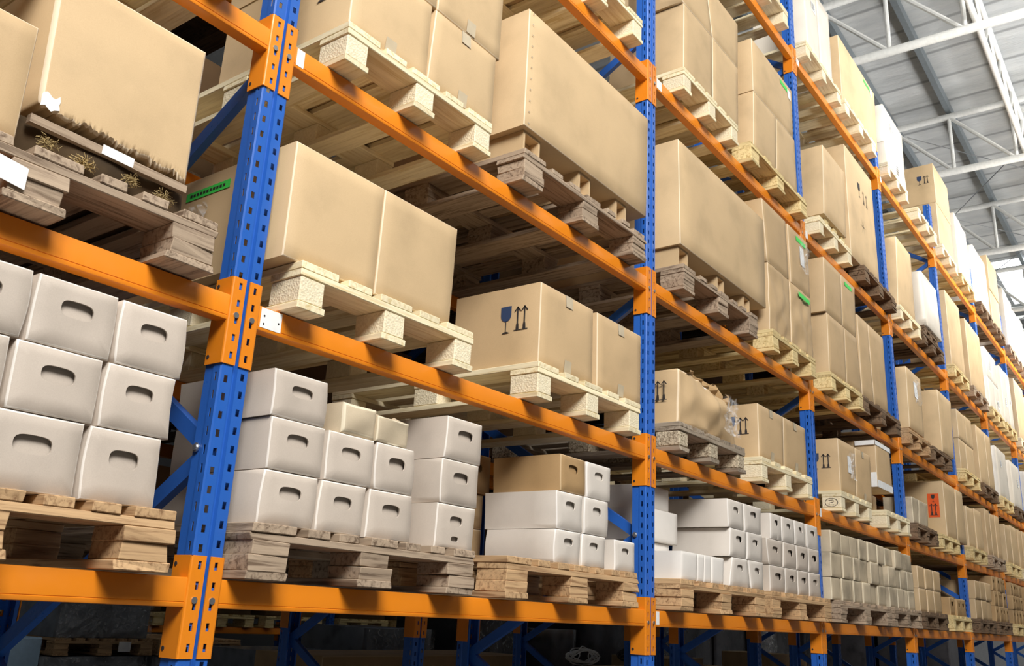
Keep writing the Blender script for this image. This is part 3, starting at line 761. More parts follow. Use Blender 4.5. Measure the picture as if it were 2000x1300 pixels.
# Loads of the front rack: name, bay, level, pallet kind, pallet x0, x1, pallet front y, pallet height, cartons:
# (stack, row, kind, [x top-left, top-right, bottom-right, bottom-left] of the front face, z bottom, z top, front y, depth, options)
LOADS = [
 ('00', 0, 0, 'brown', -1.02, -0.115, -0.08, 0.15, [
   ('a', 0, 'hole', [-0.585, -0.361, -0.359, -0.59], 1.7, 1.868, -0.05, 0.42, {}),
   ('a', 0, 'hole', [-0.357, -0.163, -0.156, -0.355], 1.7, 1.868, -0.05, 0.42, {}),
   ('a', 1, 'hole', [-0.77, -0.562, -0.559, -0.77], 1.871, 2.023, -0.05, 0.42, {}),
   ('a', 1, 'hole', [-0.558, -0.347, -0.346, -0.555], 1.871, 2.023, -0.05, 0.42, {}),
   ('a', 1, 'hole', [-0.343, -0.15, -0.145, -0.342], 1.871, 2.023, -0.05, 0.42, {}),
   ('a', 2, 'hole', [-0.755, -0.544, -0.545, -0.755], 2.026, 2.183, -0.05, 0.42, {}),
   ('a', 2, 'hole', [-0.54, -0.338, -0.335, -0.541], 2.026, 2.183, -0.05, 0.42, {}),
   ('a', 2, 'hole', [-0.334, -0.146, -0.141, -0.331], 2.026, 2.183, -0.05, 0.42, {}),]),
 ('01', 0, 1, 'grey', -1.06, -0.124, -0.08, 0.15, [
   ('t', 0, 'tray', [-0.63, -0.16, -0.14, -0.62], 2.459, 2.59, 0.07, 0.8, {}),
   ('t', 1, 'torn', [-0.6, -0.165, -0.16, -0.58], 2.593, 3.015, 0.05, 0.8, {}),
   ('u', 0, 'carton', [-1.02, -0.656, -0.652, -1.02], 2.459, 2.755, -0.05, 0.3, {}),]),
 ('02', 0, 2, 'light', -0.98, -0.17, -0.08, 0.15, []),
 ('10a', 1, 0, 'grey', 0.111, 1.042, -0.08, 0.15, [
   ('a', 0, 'hole', [0.147, 0.349, 0.343, 0.14], 1.7, 1.846, -0.05, 0.45, {}),
   ('a', 0, 'hole', [0.353, 0.544, 0.54, 0.347], 1.7, 1.846, -0.05, 0.45, {}),
   ('a', 0, 'hole', [0.548, 0.749, 0.754, 0.544], 1.7, 1.846, -0.05, 0.45, {}),
   ('a', 1, 'hole', [0.147, 0.356, 0.357, 0.149], 1.849, 1.993, -0.05, 0.45, {}),
   ('a', 1, 'hole', [0.36, 0.559, 0.561, 0.361], 1.849, 1.993, -0.05, 0.45, {}),
   ('a', 1, 'hole', [0.563, 0.742, 0.747, 0.565], 1.849, 1.993, -0.05, 0.45, {}),
   ('a', 2, 'hole', [0.138, 0.347, 0.349, 0.141], 1.996, 2.129, -0.05, 0.45, {}),
   ('a', 2, 'soft', [0.414, 0.554, 0.554, 0.413], 1.996, 2.09, -0.05, 0.2, {}),
   ('a', 2, 'open', [0.558, 0.704, 0.701, 0.558], 1.996, 2.075, -0.05, 0.2, {}),
   ('d', 0, 'hole', [0.864, 1.078, 1.071, 0.86], 1.7, 1.844, -0.05, 0.4, {'two': 1}),
   ('d', 1, 'hole', [0.875, 1.083, 1.082, 0.875], 1.847, 1.995, -0.05, 0.4, {}),
   ('d', 2, 'hole', [0.887, 1.087, 1.089, 0.878], 1.998, 2.143, -0.05, 0.4, {}),]),
 ('10b', 1, 0, 'brown', 1.229, 2.189, -0.08, 0.15, [
   ('e', 0, 'holew', [1.57, 1.766, 1.76, 1.566], 1.7, 1.829, -0.05, 0.34, {}),
   ('e', 0, 'holew', [1.77, 1.96, 1.959, 1.764], 1.7, 1.829, -0.05, 0.34, {}),
   ('e', 0, 'holew', [2.025, 2.214, 2.216, 2.029], 1.7, 1.829, -0.05, 0.34, {}),
   ('e', 1, 'holew', [1.568, 1.774, 1.776, 1.577], 1.832, 1.979, -0.05, 0.36, {}),
   ('e', 1, 'holew', [1.778, 1.977, 1.975, 1.78], 1.832, 1.979, -0.05, 0.36, {}),
   ('e', 2, 'holek', [1.589, 1.786, 1.792, 1.597], 1.982, 2.128, -0.05, 0.34, {}),
   ('e', 2, 'holew', [1.79, 1.994, 1.994, 1.796], 1.982, 2.128, -0.05, 0.34, {}),
   ('k', 0, 'carton', [1.5, 1.7, 1.7, 1.5], 1.7, 1.84, 0.42, 0.3, {}),
   ('k', 1, 'carton', [1.5, 1.7, 1.7, 1.5], 1.843, 1.99, 0.42, 0.3, {}),
   ('k', 2, 'holek', [1.53, 1.735, 1.735, 1.53], 1.993, 2.16, 0.41, 0.3, {}),]),
 ('11a', 1, 1, 'light', 0.166, 0.965, -0.08, 0.15, [
   ('a', 0, 'big', [0.112, 0.49, 0.485, 0.115], 2.459, 2.831, -0.05, 0.65, {'green': 'L'}),
   ('a', 0, 'big', [0.494, 0.871, 0.862, 0.489], 2.459, 2.831, -0.05, 0.65, {}),]),
 ('11b', 1, 1, 'light', 1.372, 2.198, -0.08, 0.15, [
   ('a', 0, 'sym', [1.41, 1.816, 1.822, 1.41], 2.459, 2.807, -0.05, 0.45, {'tape': 1, 'mark': 'L'}),
   ('a', 0, 'sym', [1.851, 2.253, 2.253, 1.86], 2.459, 2.807, -0.05, 0.45, {'tape': 1}),]),
 ('12a', 1, 2, 'light', 0.232, 0.994, -0.08, 0.15, [
   ('a', 0, 'big', [0.245, 0.639, 0.639, 0.263], 3.322, 3.647, -0.05, 0.7, {'mark': 'L2', 'tape': 1}),
   ('a', 0, 'big', [0.661, 1.03, 1.028, 0.643], 3.322, 3.647, -0.05, 0.7, {'tape': 1}),
   ('a', 1, 'big', [0.25, 0.658, 0.662, 0.25], 3.65, 4.015, -0.05, 0.7, {'tape': 1}),
   ('a', 1, 'big', [0.662, 1.055, 1.051, 0.666], 3.65, 4.015, -0.05, 0.7, {'tape': 1}),]),
 ('12b', 1, 2, 'grey', 1.21, 2.245, -0.08, 0.15, [
   ('a', 0, 'long', [1.239, 2.317, 2.299, 1.238], 3.45, 4.021, -0.05, 0.16, {}),]),
 ('13a', 1, 3, 'light', 0.42, 1.22, -0.08, 0.15, []),
 ('13b', 1, 3, 'light', 1.38, 2.196, -0.08, 0.15, [
   ('a', 0, 'big', [1.4, 2.15, 2.15, 1.4], 4.545, 5.205, -0.02, 0.7, {}),]),
 ('20a', 2, 0, 'brown', 2.596, 3.647, -0.08, 0.15, [
   ('w', 0, 'plainw', [2.67, 2.847, 2.838, 2.663], 1.7, 1.834, -0.05, 0.18, {}),
   ('w', 0, 'plainw', [2.851, 2.928, 2.917, 2.842], 1.7, 1.834, -0.05, 0.18, {}),
   ('w', 0, 'plainw', [2.932, 3.013, 3.002, 2.921], 1.7, 1.834, -0.05, 0.18, {}),
   ('w', 0, 'plainw', [3.017, 3.167, 3.154, 3.006], 1.7, 1.834, -0.05, 0.18, {}),
   ('k', 0, 'holew', [3.274, 3.488, 3.517, 3.229], 1.7, 1.851, -0.05, 0.34, {}),
   ('k', 0, 'holew', [3.492, 3.717, 3.709, 3.521], 1.7, 1.851, -0.05, 0.34, {}),
   ('k', 1, 'holew', [3.256, 3.481, 3.471, 3.237], 1.854, 2.004, -0.05, 0.34, {}),
   ('k', 1, 'holew', [3.485, 3.713, 3.704, 3.475], 1.854, 2.004, -0.05, 0.34, {}),
   ('k', 2, 'holew', [3.224, 3.448, 3.451, 3.229], 2.007, 2.157, -0.05, 0.36, {}),
   ('k', 2, 'holew', [3.452, 3.711, 3.698, 3.455], 2.007, 2.157, -0.05, 0.36, {}),
   ('h', 0, 'plainw', [2.66, 2.955, 2.955, 2.66], 1.7, 1.885, 0.16, 0.3, {}),
   ('h', 1, 'plainw', [2.66, 3.01, 3.01, 2.66], 1.888, 2.05, 0.14, 0.3, {}),
   ('h', 2, 'plainw', [2.68, 2.95, 2.95, 2.68], 2.053, 2.17, 0.16, 0.26, {}),]),
 ('20b', 2, 0, 'brown', 3.75, 4.801, -0.08, 0.15, [
   ('m', 0, 'hole', [3.799, 4.051, 4.043, 3.8], 1.7, 1.847, -0.05, 0.22, {}),
   ('m', 0, 'hole', [4.055, 4.263, 4.26, 4.047], 1.7, 1.847, -0.05, 0.22, {}),
   ('m', 0, 'hole', [4.267, 4.472, 4.463, 4.264], 1.7, 1.847, -0.05, 0.22, {}),
   ('m', 0, 'hole', [4.476, 4.692, 4.696, 4.467], 1.7, 1.847, -0.05, 0.22, {}),
   ('m', 1, 'hole', [3.768, 4.036, 4.022, 3.799], 1.85, 1.998, -0.05, 0.22, {}),
   ('m', 1, 'hole', [4.04, 4.255, 4.254, 4.026], 1.85, 1.998, -0.05, 0.22, {}),
   ('m', 1, 'hole', [4.259, 4.478, 4.467, 4.258], 1.85, 1.998, -0.05, 0.22, {}),
   ('m', 1, 'hole', [4.482, 4.693, 4.673, 4.471], 1.85, 1.998, -0.05, 0.22, {}),
   ('m', 2, 'holew', [3.84, 4.026, 4.021, 3.838], 2.001, 2.15, -0.05, 0.22, {}),
   ('m', 2, 'holew', [4.03, 4.239, 4.243, 4.025], 2.001, 2.15, -0.05, 0.22, {}),
   ('m', 2, 'holew', [4.243, 4.433, 4.447, 4.247], 2.001, 2.15, -0.05, 0.22, {}),
   ('m', 2, 'holew', [4.457, 4.68, 4.694, 4.47], 2.001, 2.15, -0.05, 0.22, {}),]),
 ('21a', 2, 1, 'chip', 2.602, 3.417, -0.08, 0.15, [
   ('a', 0, 'crush', [2.656, 3.284, 3.375, 2.64], 2.459, 2.746, -0.05, 0.4, {'mark': 'L3'}),]),
 ('21b', 2, 1, 'light', 3.666, 4.545, -0.08, 0.15, [
   ('a', 0, 'sym', [3.708, 4.127, 4.108, 3.703], 2.459, 2.787, -0.05, 0.3, {'tape': 1, 'mark': 'L'}),
   ('a', 0, 'sym', [4.131, 4.533, 4.536, 4.112], 2.459, 2.787, -0.05, 0.3, {'tape': 1}),]),
 ('22a', 2, 2, 'grey', 2.66, 3.671, -0.08, 0.15, [
   ('a', 0, 'long', [2.668, 3.917, 3.903, 2.685], 3.45, 4.075, -0.05, 0.4, {}),]),
 ('22b', 2, 2, 'yellow', 3.934, 4.74, -0.08, 0.15, [
   ('a', 0, 'dent', [3.966, 4.353, 4.34, 3.958], 3.322, 3.794, -0.05, 0.3, {}),
   ('a', 0, 'dent', [4.373, 4.826, 4.8, 4.344], 3.322, 3.794, -0.05, 0.3, {'green': 'F'}),
   ('a', 1, 'carton', [3.9, 4.336, 4.354, 3.958], 3.797, 4.231, -0.05, 0.3, {}),
   ('a', 1, 'carton', [4.376, 4.836, 4.828, 4.395], 3.797, 4.231, -0.05, 0.3, {'green': 'F', 'pouch': 1}),]),
 ('23a', 2, 3, 'light', 2.686, 3.457, -0.08, 0.15, [
   ('a', 0, 'big', [2.756, 3.153, 3.142, 2.741], 4.545, 5.029, -0.05, 0.5, {}),
   ('a', 0, 'big', [3.157, 3.555, 3.534, 3.146], 4.545, 5.029, -0.05, 0.5, {}),
   ('a', 1, 'big', [2.67, 3.073, 3.153, 2.736], 5.032, 5.385, -0.05, 0.5, {}),
   ('a', 1, 'big', [3.077, 3.577, 3.556, 3.157], 5.032, 5.385, -0.05, 0.5, {}),]),
 ('23b', 2, 3, 'yellow', 3.676, 4.725, -0.08, 0.15, [
   ('a', 0, 'big', [3.822, 4.242, 4.199, 3.79], 4.545, 5.006, -0.05, 0.3, {}),
   ('a', 0, 'big', [4.246, 4.611, 4.619, 4.203], 4.545, 5.006, -0.05, 0.3, {}),
   ('a', 1, 'big', [3.811, 4.604, 4.585, 3.822], 5.009, 5.424, -0.05, 0.3, {'green': 'F'}),]),
 ('24a', 2, 4, 'light', 2.62, 3.42, -0.08, 0.15, []),
 ('24b', 2, 4, 'light', 3.7, 4.52, -0.08, 0.15, []),
 ('30a', 3, 0, 'grey', 4.988, 6.238, -0.08, 0.15, []),
 ('30b', 3, 0, 'grey', 6.327, 7.483, -0.08, 0.15, []),
 ('31a', 3, 1, 'light', 5.138, 5.9, -0.08, 0.15, [
   ('a', 0, 'sym', [5.242, 5.648, 5.613, 5.229], 2.459, 2.851, -0.05, 0.4, {'mark': 'L', 'pouch': 1}),
   ('a', 0, 'sym', [5.652, 6.051, 6.033, 5.617], 2.459, 2.851, -0.05, 0.4, {'tape': 1}),]),
 ('31b', 3, 1, 'light', 6.305, 7.052, -0.08, 0.15, [
   ('a', 0, 'carton', [6.28, 6.78, 6.78, 6.28], 2.459, 2.625, 0.12, 0.5, {}),
   ('a', 1, 'wtape', [6.233, 6.654, 6.666, 6.214], 2.628, 3.015, -0.05, 0.4, {}),]),
 ('32a', 3, 2, 'yellow', 5.086, 5.864, -0.08, 0.15, [
   ('a', 0, 'carton', [5.156, 5.577, 5.545, 5.137], 3.322, 3.8, -0.05, 0.3, {}),
   ('a', 0, 'carton', [5.581, 5.902, 5.945, 5.549], 3.322, 3.8, -0.05, 0.3, {}),
   ('a', 1, 'carton', [5.148, 5.575, 5.527, 5.12], 3.803, 4.254, -0.05, 0.3, {}),
   ('a', 1, 'carton', [5.579, 5.941, 5.888, 5.531], 3.803, 4.254, -0.05, 0.3, {'green': 'F'}),]),
 ('32b', 3, 2, 'dark', 5.891, 6.994, -0.08, 0.15, [
   ('a', 0, 'carton', [5.961, 6.24, 6.293, 5.958], 3.325, 4.03, -0.05, 0.3, {}),
   ('a', 0, 'carton', [6.27, 6.735, 6.72, 6.297], 3.325, 4.03, -0.05, 0.3, {}),]),
 ('33a', 3, 3, 'light', 5.009, 5.818, -0.08, 0.15, [
   ('a', 0, 'big', [5.301, 5.87, 5.801, 5.231], 4.655, 5.297, -0.05, 0.4, {}),]),
 ('33b', 3, 3, 'dark', 6.181, 7.233, -0.08, 0.15, [
   ('a', 0, 'big', [5.928, 6.743, 6.764, 5.906], 4.545, 5.6, -0.05, 0.35, {'mark': 'F2'}),]),
 ('34a', 3, 4, 'light', 4.928, 5.826, -0.08, 0.15, [
   ('a', 0, 'wrap', [5.0, 5.363, 5.386, 5.065], 6.069, 6.805, -0.05, 0.45, {}),
   ('a', 0, 'wrap', [5.367, 5.7, 5.7, 5.39], 6.069, 6.805, -0.05, 0.45, {}),]),
 ('34b', 3, 4, 'light', 5.94, 6.914, -0.08, 0.15, [
   ('a', 0, 'big', [5.965, 7.129, 7.087, 5.963], 6.069, 6.754, -0.05, 0.45, {'green': 'F'}),]),
 ('41a', 4, 1, 'dark', 7.3, 8.1, -0.08, 0.15, [
   ('s', 0, 'small', [7.193, 7.547, 7.496, 7.158], 2.459, 2.691, -0.05, 0.25, {}),
   ('s', 0, 'small', [7.551, 7.887, 7.839, 7.5], 2.459, 2.691, -0.05, 0.25, {}),]),
 ('41b', 4, 1, 'yellow', 8.28, 9.08, -0.08, 0.15, [
   ('a', 0, 'big', [8.621, 9.187, 9.123, 8.684], 2.459, 3.022, -0.05, 0.45, {'mark': 'O'}),
   ('a', 0, 'big', [9.263, 9.766, 9.61, 9.127], 2.459, 3.022, -0.05, 0.3, {}),]),
 ('42a', 4, 2, 'brown', 7.28, 8.1, -0.08, 0.15, [
   ('a', 0, 'big', [7.498, 8.057, 8.011, 7.454], 3.355, 3.96, -0.05, 0.35, {'pouch': 1}),]),
 ('42b', 4, 2, 'dark', 8.25, 9.06, -0.08, 0.15, [
   ('a', 0, 'big', [8.816, 9.467, 9.342, 8.808], 3.355, 4.028, -0.05, 0.5, {}),]),
 ('43a', 4, 3, 'light', 7.36, 8.15, -0.08, 0.15, [
   ('a', 0, 'big', [7.545, 8.114, 8.078, 7.402], 4.545, 5.333, -0.05, 0.35, {}),]),
 ('43b', 4, 3, 'dark', 8.28, 9.2, -0.08, 0.15, [
   ('a', 0, 'wrap', [8.55, 10.148, 10.001, 8.609], 4.685, 5.307, -0.05, 0.3, {}),]),
 ('44a', 4, 4, 'light', 7.33, 8.13, -0.08, 0.15, [
   ('a', 0, 'wrap', [7.387, 8.17, 8.237, 7.478], 6.069, 6.335, -0.05, 0.35, {}),
   ('a', 1, 'wrap', [7.446, 8.221, 8.193, 7.384], 6.338, 6.805, -0.05, 0.35, {}),]),
 ('44b', 4, 4, 'light', 8.55, 9.46, -0.08, 0.15, []),
]

# ------------------------------------------------------------------ the loads
def place(name):                                  # "left pallet" / "right pallet"
    return 'left' if name.endswith('a') else 'right'
STACKNOTE = {}
def rowword(k, n):
    if n == 1: return ''
    if k == 0: return 'bottom row'
    if k == n - 1: return 'top row'
    return 'middle row' if n == 3 else 'row %s' % ['one', 'two', 'three', 'four', 'five'][k]
def colword(k, n):
    if n == 1: return ''
    if n == 2: return ('left', 'right')[k] + ' one'
    NUM = ['', 'one', 'two', 'three', 'four', 'five', 'six', 'seven', 'eight', 'nine']
    if k == 0: return 'leftmost'
    if k == n - 1: return 'rightmost'
    return '%s of %s' % (ORD[k], NUM[n])
def label_of(adj, r, c, side, lev, b_, extra=''):
    t = [adj]
    if extra: t.append(extra)
    if r: t.append(r)
    if c: t.append(c)
    t += [side + ' pallet', SHELF[lev] + ' shelf', BAYS[b_] + ' bay']
    return ', '.join(t)
GRPNOTE = {('10a', 'd'): 'separate stack', ('10b', 'k'): 'behind', ('20a', 'w'): 'low front row', ('20a', 'h'): 'set back', ('20a', 'k'): '', ('01', 'u'): ''}
SPECIAL = {('10a', 'a', 2, 1): 'small dented carton without hole, top row of second bay lowest shelf',
           ('10a', 'a', 2, 2): 'small carton with crumpled open flaps, top row of second bay lowest shelf',
           ('10a', 'd', 0, 0): 'grey-tan carton with two holes, bottom of separate stack, second bay lowest shelf',
           ('10b', 'e', 2, 0): 'browner hand-hole carton, top row left, right pallet, lowest shelf, second bay',
           ('10b', 'e', 0, 2): 'pale hand-hole carton standing alone beside second blue post, lowest shelf, second bay',
           ('11a', 'a', 0, 0): 'large tan carton with green strip on its flank, second shelf, second bay',
           ('11a', 'a', 0, 1): 'large plain tan carton beside green-stripped one, second shelf, second bay',
           ('11b', 'a', 0, 0): 'tan carton with glass symbol and arrows, second shelf, second bay',
           ('11b', 'a', 0, 1): 'taped tan carton beside the glass-symbol carton, second shelf, second bay',
           ('12b', 'a', 0, 0): 'long stapled tan carton raised on cardboard feet, third shelf, second bay',
           ('22a', 'a', 0, 0): 'long tan carton raised on cardboard feet, third shelf, third bay',
           ('21a', 'a', 0, 0): 'crushed torn carton with loose film on chipboard-block pallet, third bay',
           ('21b', 'a', 0, 0): 'tan carton with printed arrows beside the crushed one, second shelf, third bay',
           ('01', 't', 1, 0): 'large tan carton with ragged torn bottom edge, second shelf, leftmost bay',
           ('01', 't', 0, 0): 'dark packing tray with straw under the ragged carton, leftmost bay',
           ('01', 'u', 0, 0): 'plain tan carton left of the ragged carton, second shelf, leftmost bay',
           ('31b', 'a', 1, 0): 'tan carton edged with white tape, second shelf, fourth bay',
           ('31b', 'a', 0, 0): 'low tan carton under the white-taped one, second shelf, fourth bay',
           ('41b', 'a', 0, 0): 'large tan carton with orange handling label, second shelf, fifth bay',
           ('33b', 'a', 0, 0): 'tall tan carton printed with glass, arrows and star, fourth shelf, fourth bay'}
seed = 0
def fix(xs, b_):
    lo, hi = BAY * (b_ - 1) + POST + .014, BAY * b_ - .014
    a = [min(max(x, lo), hi) for x in xs]
    return a
TOPS = {}
for (name, b_, lev, kind, px0, px1, py, ph, boxes) in LOADS:
    zb = Z0 + LEVELS[lev] + BEAM_TOP
    (px0, px1) = (max(px0, BAY * (b_ - 1) + POST + .012), min(px1, BAY * b_ - .012))
    side = place(name) if name not in ('00', '01', '02') else 'right'
    note = ', empty' if not boxes and name == '44b' else ''
    pallet(kind, px0, px1, py, zb, '%s%s, %s one on %s shelf, %s bay' % (PDESC[kind], note, side, SHELF[lev], BAYS[b_]), parts=b_ <= 3, rnd=random.Random(hash((b_, lev, side == 'left')) & 0xffff))
    nrows = {}; ncols = {}
    for bx in boxes:
        nrows.setdefault(bx[0], set()).add(bx[1]); ncols.setdefault((bx[0], bx[1]), []).append(bx)
    seen = {}
    lastx = None
    for bx in boxes:
        g, row, kd, xs, z0, z1, y, dep, o = bx
        k = seen.get((g, row), 0); seen[(g, row)] = k + 1
        seed += 1
        sp = SPECIAL.get((name, g, row, k))
        adj = ADJ[kd]
        if o.get('green') and not sp: adj += ' with green label'
        lab = sp or label_of(adj, rowword(sorted(nrows[g]).index(row), len(nrows[g])), colword(k, len(ncols[(g, row)])), side, lev, b_, GRPNOTE.get((name, g), ''))
        grp = 'cartons on the %s shelf, %s bay' % (SHELF[lev], BAYS[b_])
        o = dict(o)
        if name == '12b': o['staples'] = 1
        xs = fix(xs, b_)
        if b_ == 4 and kd in ('big', 'wrap') and xs[1] - xs[0] > .75 and lev != 4:
            w_ = xs[1] - xs[0]; k_ = .70 / w_; xs = [xs[0], xs[0] + .70, xs[3] + .70, xs[3]]
            xs = fix(xs, b_)
        if kd == 'long':
            # three square cardboard feet carry it
            for i, fxx in enumerate((.03, .43, .74)):
                L_ = xs[1] - xs[0]; xa = xs[0] + fxx * L_
                hgt = z0 - (zb + ph)
                m = MB(); w_ = .10 if i else .12
                for (a, b2, c_, d_) in ((0, w_, 0, .012), (0, w_, hgt - .014, hgt - .002), (0, .012, .012, hgt - .014), (w_ - .012, w_, .012, hgt - .014)):
                    m.box(a, b2, 0, .9, c_ + .001, d_ + .001)
                m.box(.012, w_ - .012, .05, .054, .013, hgt - .016)
                f_ = put('cardboard_foot', m.mesh('cardboard_foot', 'tan2'), None, (xa, y + .025, zb + ph))
                tag(f_, 'square cardboard foot, %s under the long carton, third shelf, %s bay' % (['leftmost', 'middle', 'rightmost'][i], BAYS[b_]), 'carton support', 'cardboard feet under long cartons')
            dep = .9
        elif z0 - (zb + ph) > .02 and row == 0 and kd != 'torn':
            hgt = z0 - (zb + ph)
            xm = (xs[0] + xs[1]) / 2; hw = (xs[1] - xs[0]) / 2 - .02
            xa0, xa1 = max(xm - hw, px0), min(xm + hw, px1)
            if hgt > .12:
                pallet('dark' if lev == 3 else 'grey', xa0, xa1, y + .02, zb + ph, 'second pallet stacked under the carton, %s one on %s shelf, %s bay' % (side, SHELF[lev], BAYS[b_]), parts=b_ <= 3, rnd=random.Random(lev * 10 + b_))
                z0 = zb + 2 * ph
            else:
                m = MB()
                for a in (xa0, (xa0 + xa1) / 2 - .04, xa1 - .08): m.box(a - xa0, a + .08 - xa0, 0, .6, .001, hgt - .001, .002, R, .002)
                m.box(0, xa1 - xa0, .02, .05, hgt * .4, hgt - .002)
                f_ = put('wooden_skid', m.mesh('wooden_skid', 'wood_yellow_y'), None, (xa0, y + .02, zb + ph))
                tag(f_, 'wooden skid under the carton, %s pallet, %s shelf, %s bay' % (side, SHELF[lev], BAYS[b_]), 'skid')
        carton(kd, xs, z0, z1, y, dep, lab, grp, o, seed)

# paper label stapled to the weathered pallet of the leftmost bay
pal = LABELS['weathered grey pallet, right one on second shelf, leftmost bay']
m = MB(); fr = random.Random(2)
w_ = (-.124 + 1.06)
def lab_pt(i, k): return (-w_ / 2 + w_ * .335 + .035 + .088 * i / 4, -.006 - (.004 if (i, k) in ((0, 4), (0, 3)) else 0), .04 + .052 * k / 4 - .012 * i / 4)
for k in range(4):
    for i in range(4):
        if (i, k) == (0, 3): continue
        m.face([lab_pt(i, k), lab_pt(i + 1, k), lab_pt(i + 1, k + 1), lab_pt(i, k + 1)])
put('paper_label', m.mesh('paper_label', 'paper'), pal)['label'] = 'torn white paper label'

# round ink stamp on the flank of one pallet block
pal = LABELS['new pale wood pallet, left one on second shelf, fourth bay']
m = MB(); x_ = -(5.9 - 5.138) / 2 + .0025; yc, zc = .072, .060
ring = lambda r_, t: (x_, yc - r_ * 1.5 * math.cos(t), zc + r_ * math.sin(t))
for i in range(28):
    t0, t1 = 2 * math.pi * i / 28, 2 * math.pi * (i + 1) / 28
    m.face([ring(.031, t0), ring(.031, t1), ring(.028, t1), ring(.028, t0)])
S_ = [(.018, .016), (-.012, .017), (-.018, .009), (-.012, .002), (.012, -.002), (.018, -.009), (.012, -.017), (-.018, -.016)]
for (a, b2), (c_, d_) in zip(S_, S_[1:]):
    m.face([(x_, yc + a, zc + b2 + .0015), (x_, yc + c_, zc + d_ + .0015), (x_, yc + c_, zc + d_ - .0015), (x_, yc + a, zc + b2 - .0015)])
put('ink_stamp', m.mesh('ink_stamp', 'ink'), pal)['label'] = 'oval ink stamp on the block'

# ---- smaller stacks, filled row by row
def grid(b_, lev, side, x0, x1, nrow, ncol, h, kind, y=-.05, dep=.3, note='', z0=None, group=None, ragged_top=0, jit=.012, extra=''):
    global seed
    zb = z0 if z0 is not None else Z0 + LEVELS[lev] + BEAM_TOP + .150
    rr = random.Random(b_ * 100 + lev * 10 + (side == 'left') + len(extra))
    z = zb
    for r_ in range(nrow):
        n = ncol; ws = [rr.uniform(.82, 1.18) for _ in range(n)]; tot = sum(ws); x = x0
        hh = h * rr.uniform(.95, 1.05)
        for c_ in range(n):
            w = (x1 - x0) * ws[c_] / tot; seed += 1
            if r_ == nrow - 1 and ragged_top and c_ >= n - ragged_top: x += w; continue
            kd = kind if isinstance(kind, str) else rr.choice(kind)
            lab = label_of(ADJ[kd], rowword(r_, nrow), colword(c_, n), side, lev, b_, extra)
            a = rr.uniform(.002, .010); c2 = rr.uniform(.002, .012)
            xs = [x + a, x + w - c2, x + w - c2, x + a]
            carton(kd, xs, z, z + hh * (1 if r_ < nrow - 1 else rr.uniform(.94, 1)), y + rr.uniform(-jit, jit), dep, lab, 'cartons on the %s shelf, %s bay' % (SHELF[lev], BAYS[b_]), {'mark': 'L'} if kd == 'big' and lev == 4 else {}, seed)
            x += w
        z += hh + .003
# fourth bay, lowest shelf: three rows of small dusty cartons on two pallets, two brown ones set back on top
grid(3, 0, 'left', 4.93, 6.23, 3, 6, .152, 'small')
grid(3, 0, 'right', 6.30, 7.15, 3, 4, .148, 'small')
carton('kraft', [5.52, 6.20, 6.20, 5.52], Z0 + .34 + .47, Z0 + .34 + .66, .16, .4, 'brown carton set back on the small dusty cartons, left pallet, fourth bay', 'cartons on the lowest shelf, fourth bay', {'mat': 'tan'}, 901) if False else None
def backstack(b_, x0, x1, y, ztop, label, kind='kraft'):
    global seed
    seed += 1
    carton(kind, [x0, x1, x1, x0], Z0 + .347, ztop, y, .4, label, 'cartons on the lowest shelf, %s bay' % BAYS[b_], {}, seed)
backstack(3, 5.22, 5.95, .34, Z0 + .925, 'tall brown carton behind the small dusty cartons, left pallet, fourth bay', 'carton')
backstack(3, 6.45, 7.10, .34, Z0 + .90, 'stained brown carton behind the small dusty cartons, right pallet, fourth bay', 'kraft')
pallet('dark', 7.32, 8.2, -.08, Z0 + BEAM_TOP, 'dark weathered pallet, left one on lowest shelf, fifth bay', parts=False)
pallet('yellow', 8.45, 9.3, -.08, Z0 + BEAM_TOP, 'yellowish wood pallet, right one on lowest shelf, fifth bay', parts=False)
grid(4, 0, 'left', 7.33, 8.15, 2, 3, .19, 'carton', dep=.3)
backstack(4, 7.5, 8.3, .32, Z0 + .91, 'tall brown carton behind the front cartons, lowest shelf, fifth bay', 'carton')
grid(4, 0, 'right', 8.5, 9.25, 1, 3, .17, 'holek', dep=.3)
# far bays
FAR = {0: [('holek', 3, 4, .17), ('small', 3, 4, .16), ('carton', 2, 3, .2)], 1: [('big', 1, 2, .52), ('carton', 1, 3, .56), ('big', 1, 2, .48)],
       2: [('big', 1, 2, .72), ('wrap', 1, 1, .70), ('big', 2, 2, .36)], 3: [('wrap', 1, 2, .90), ('big', 1, 1, .95), ('wrap', 2, 2, .45)], 4: [('big', 2, 1, .50), ('wrap', 1, 2, .95), ('big', 2, 1, .56)]}
for b_ in range(5, 9):
    for lev in range(5):
        if b_ >= 7 and lev == 0: continue
        if b_ == 8 and lev == 1: continue
        for si, side in enumerate(('left', 'right')):
            rr = random.Random(b_ * 31 + lev * 7 + si)
            xa = BAY * (b_ - 1) + (.14, 1.26)[si]; w = rr.uniform(.82, 1.0)
            kd_ = rr.choice(['light', 'yellow', 'dark', 'grey'] if lev else ['brown', 'yellow', 'dark'])
            pallet(kd_, xa, xa + w, -.08, Z0 + LEVELS[lev] + BEAM_TOP, '%s, %s one on %s shelf, %s bay' % (PDESC[kd_], side, SHELF[lev], BAYS[b_]), parts=False, rnd=rr)
            kd, nr, nc, h = FAR[lev][rr.randrange(3)]
            grid(b_, lev, side, xa + .01, xa + w - .01, nr, nc, h, kd, dep=.45, jit=.01)

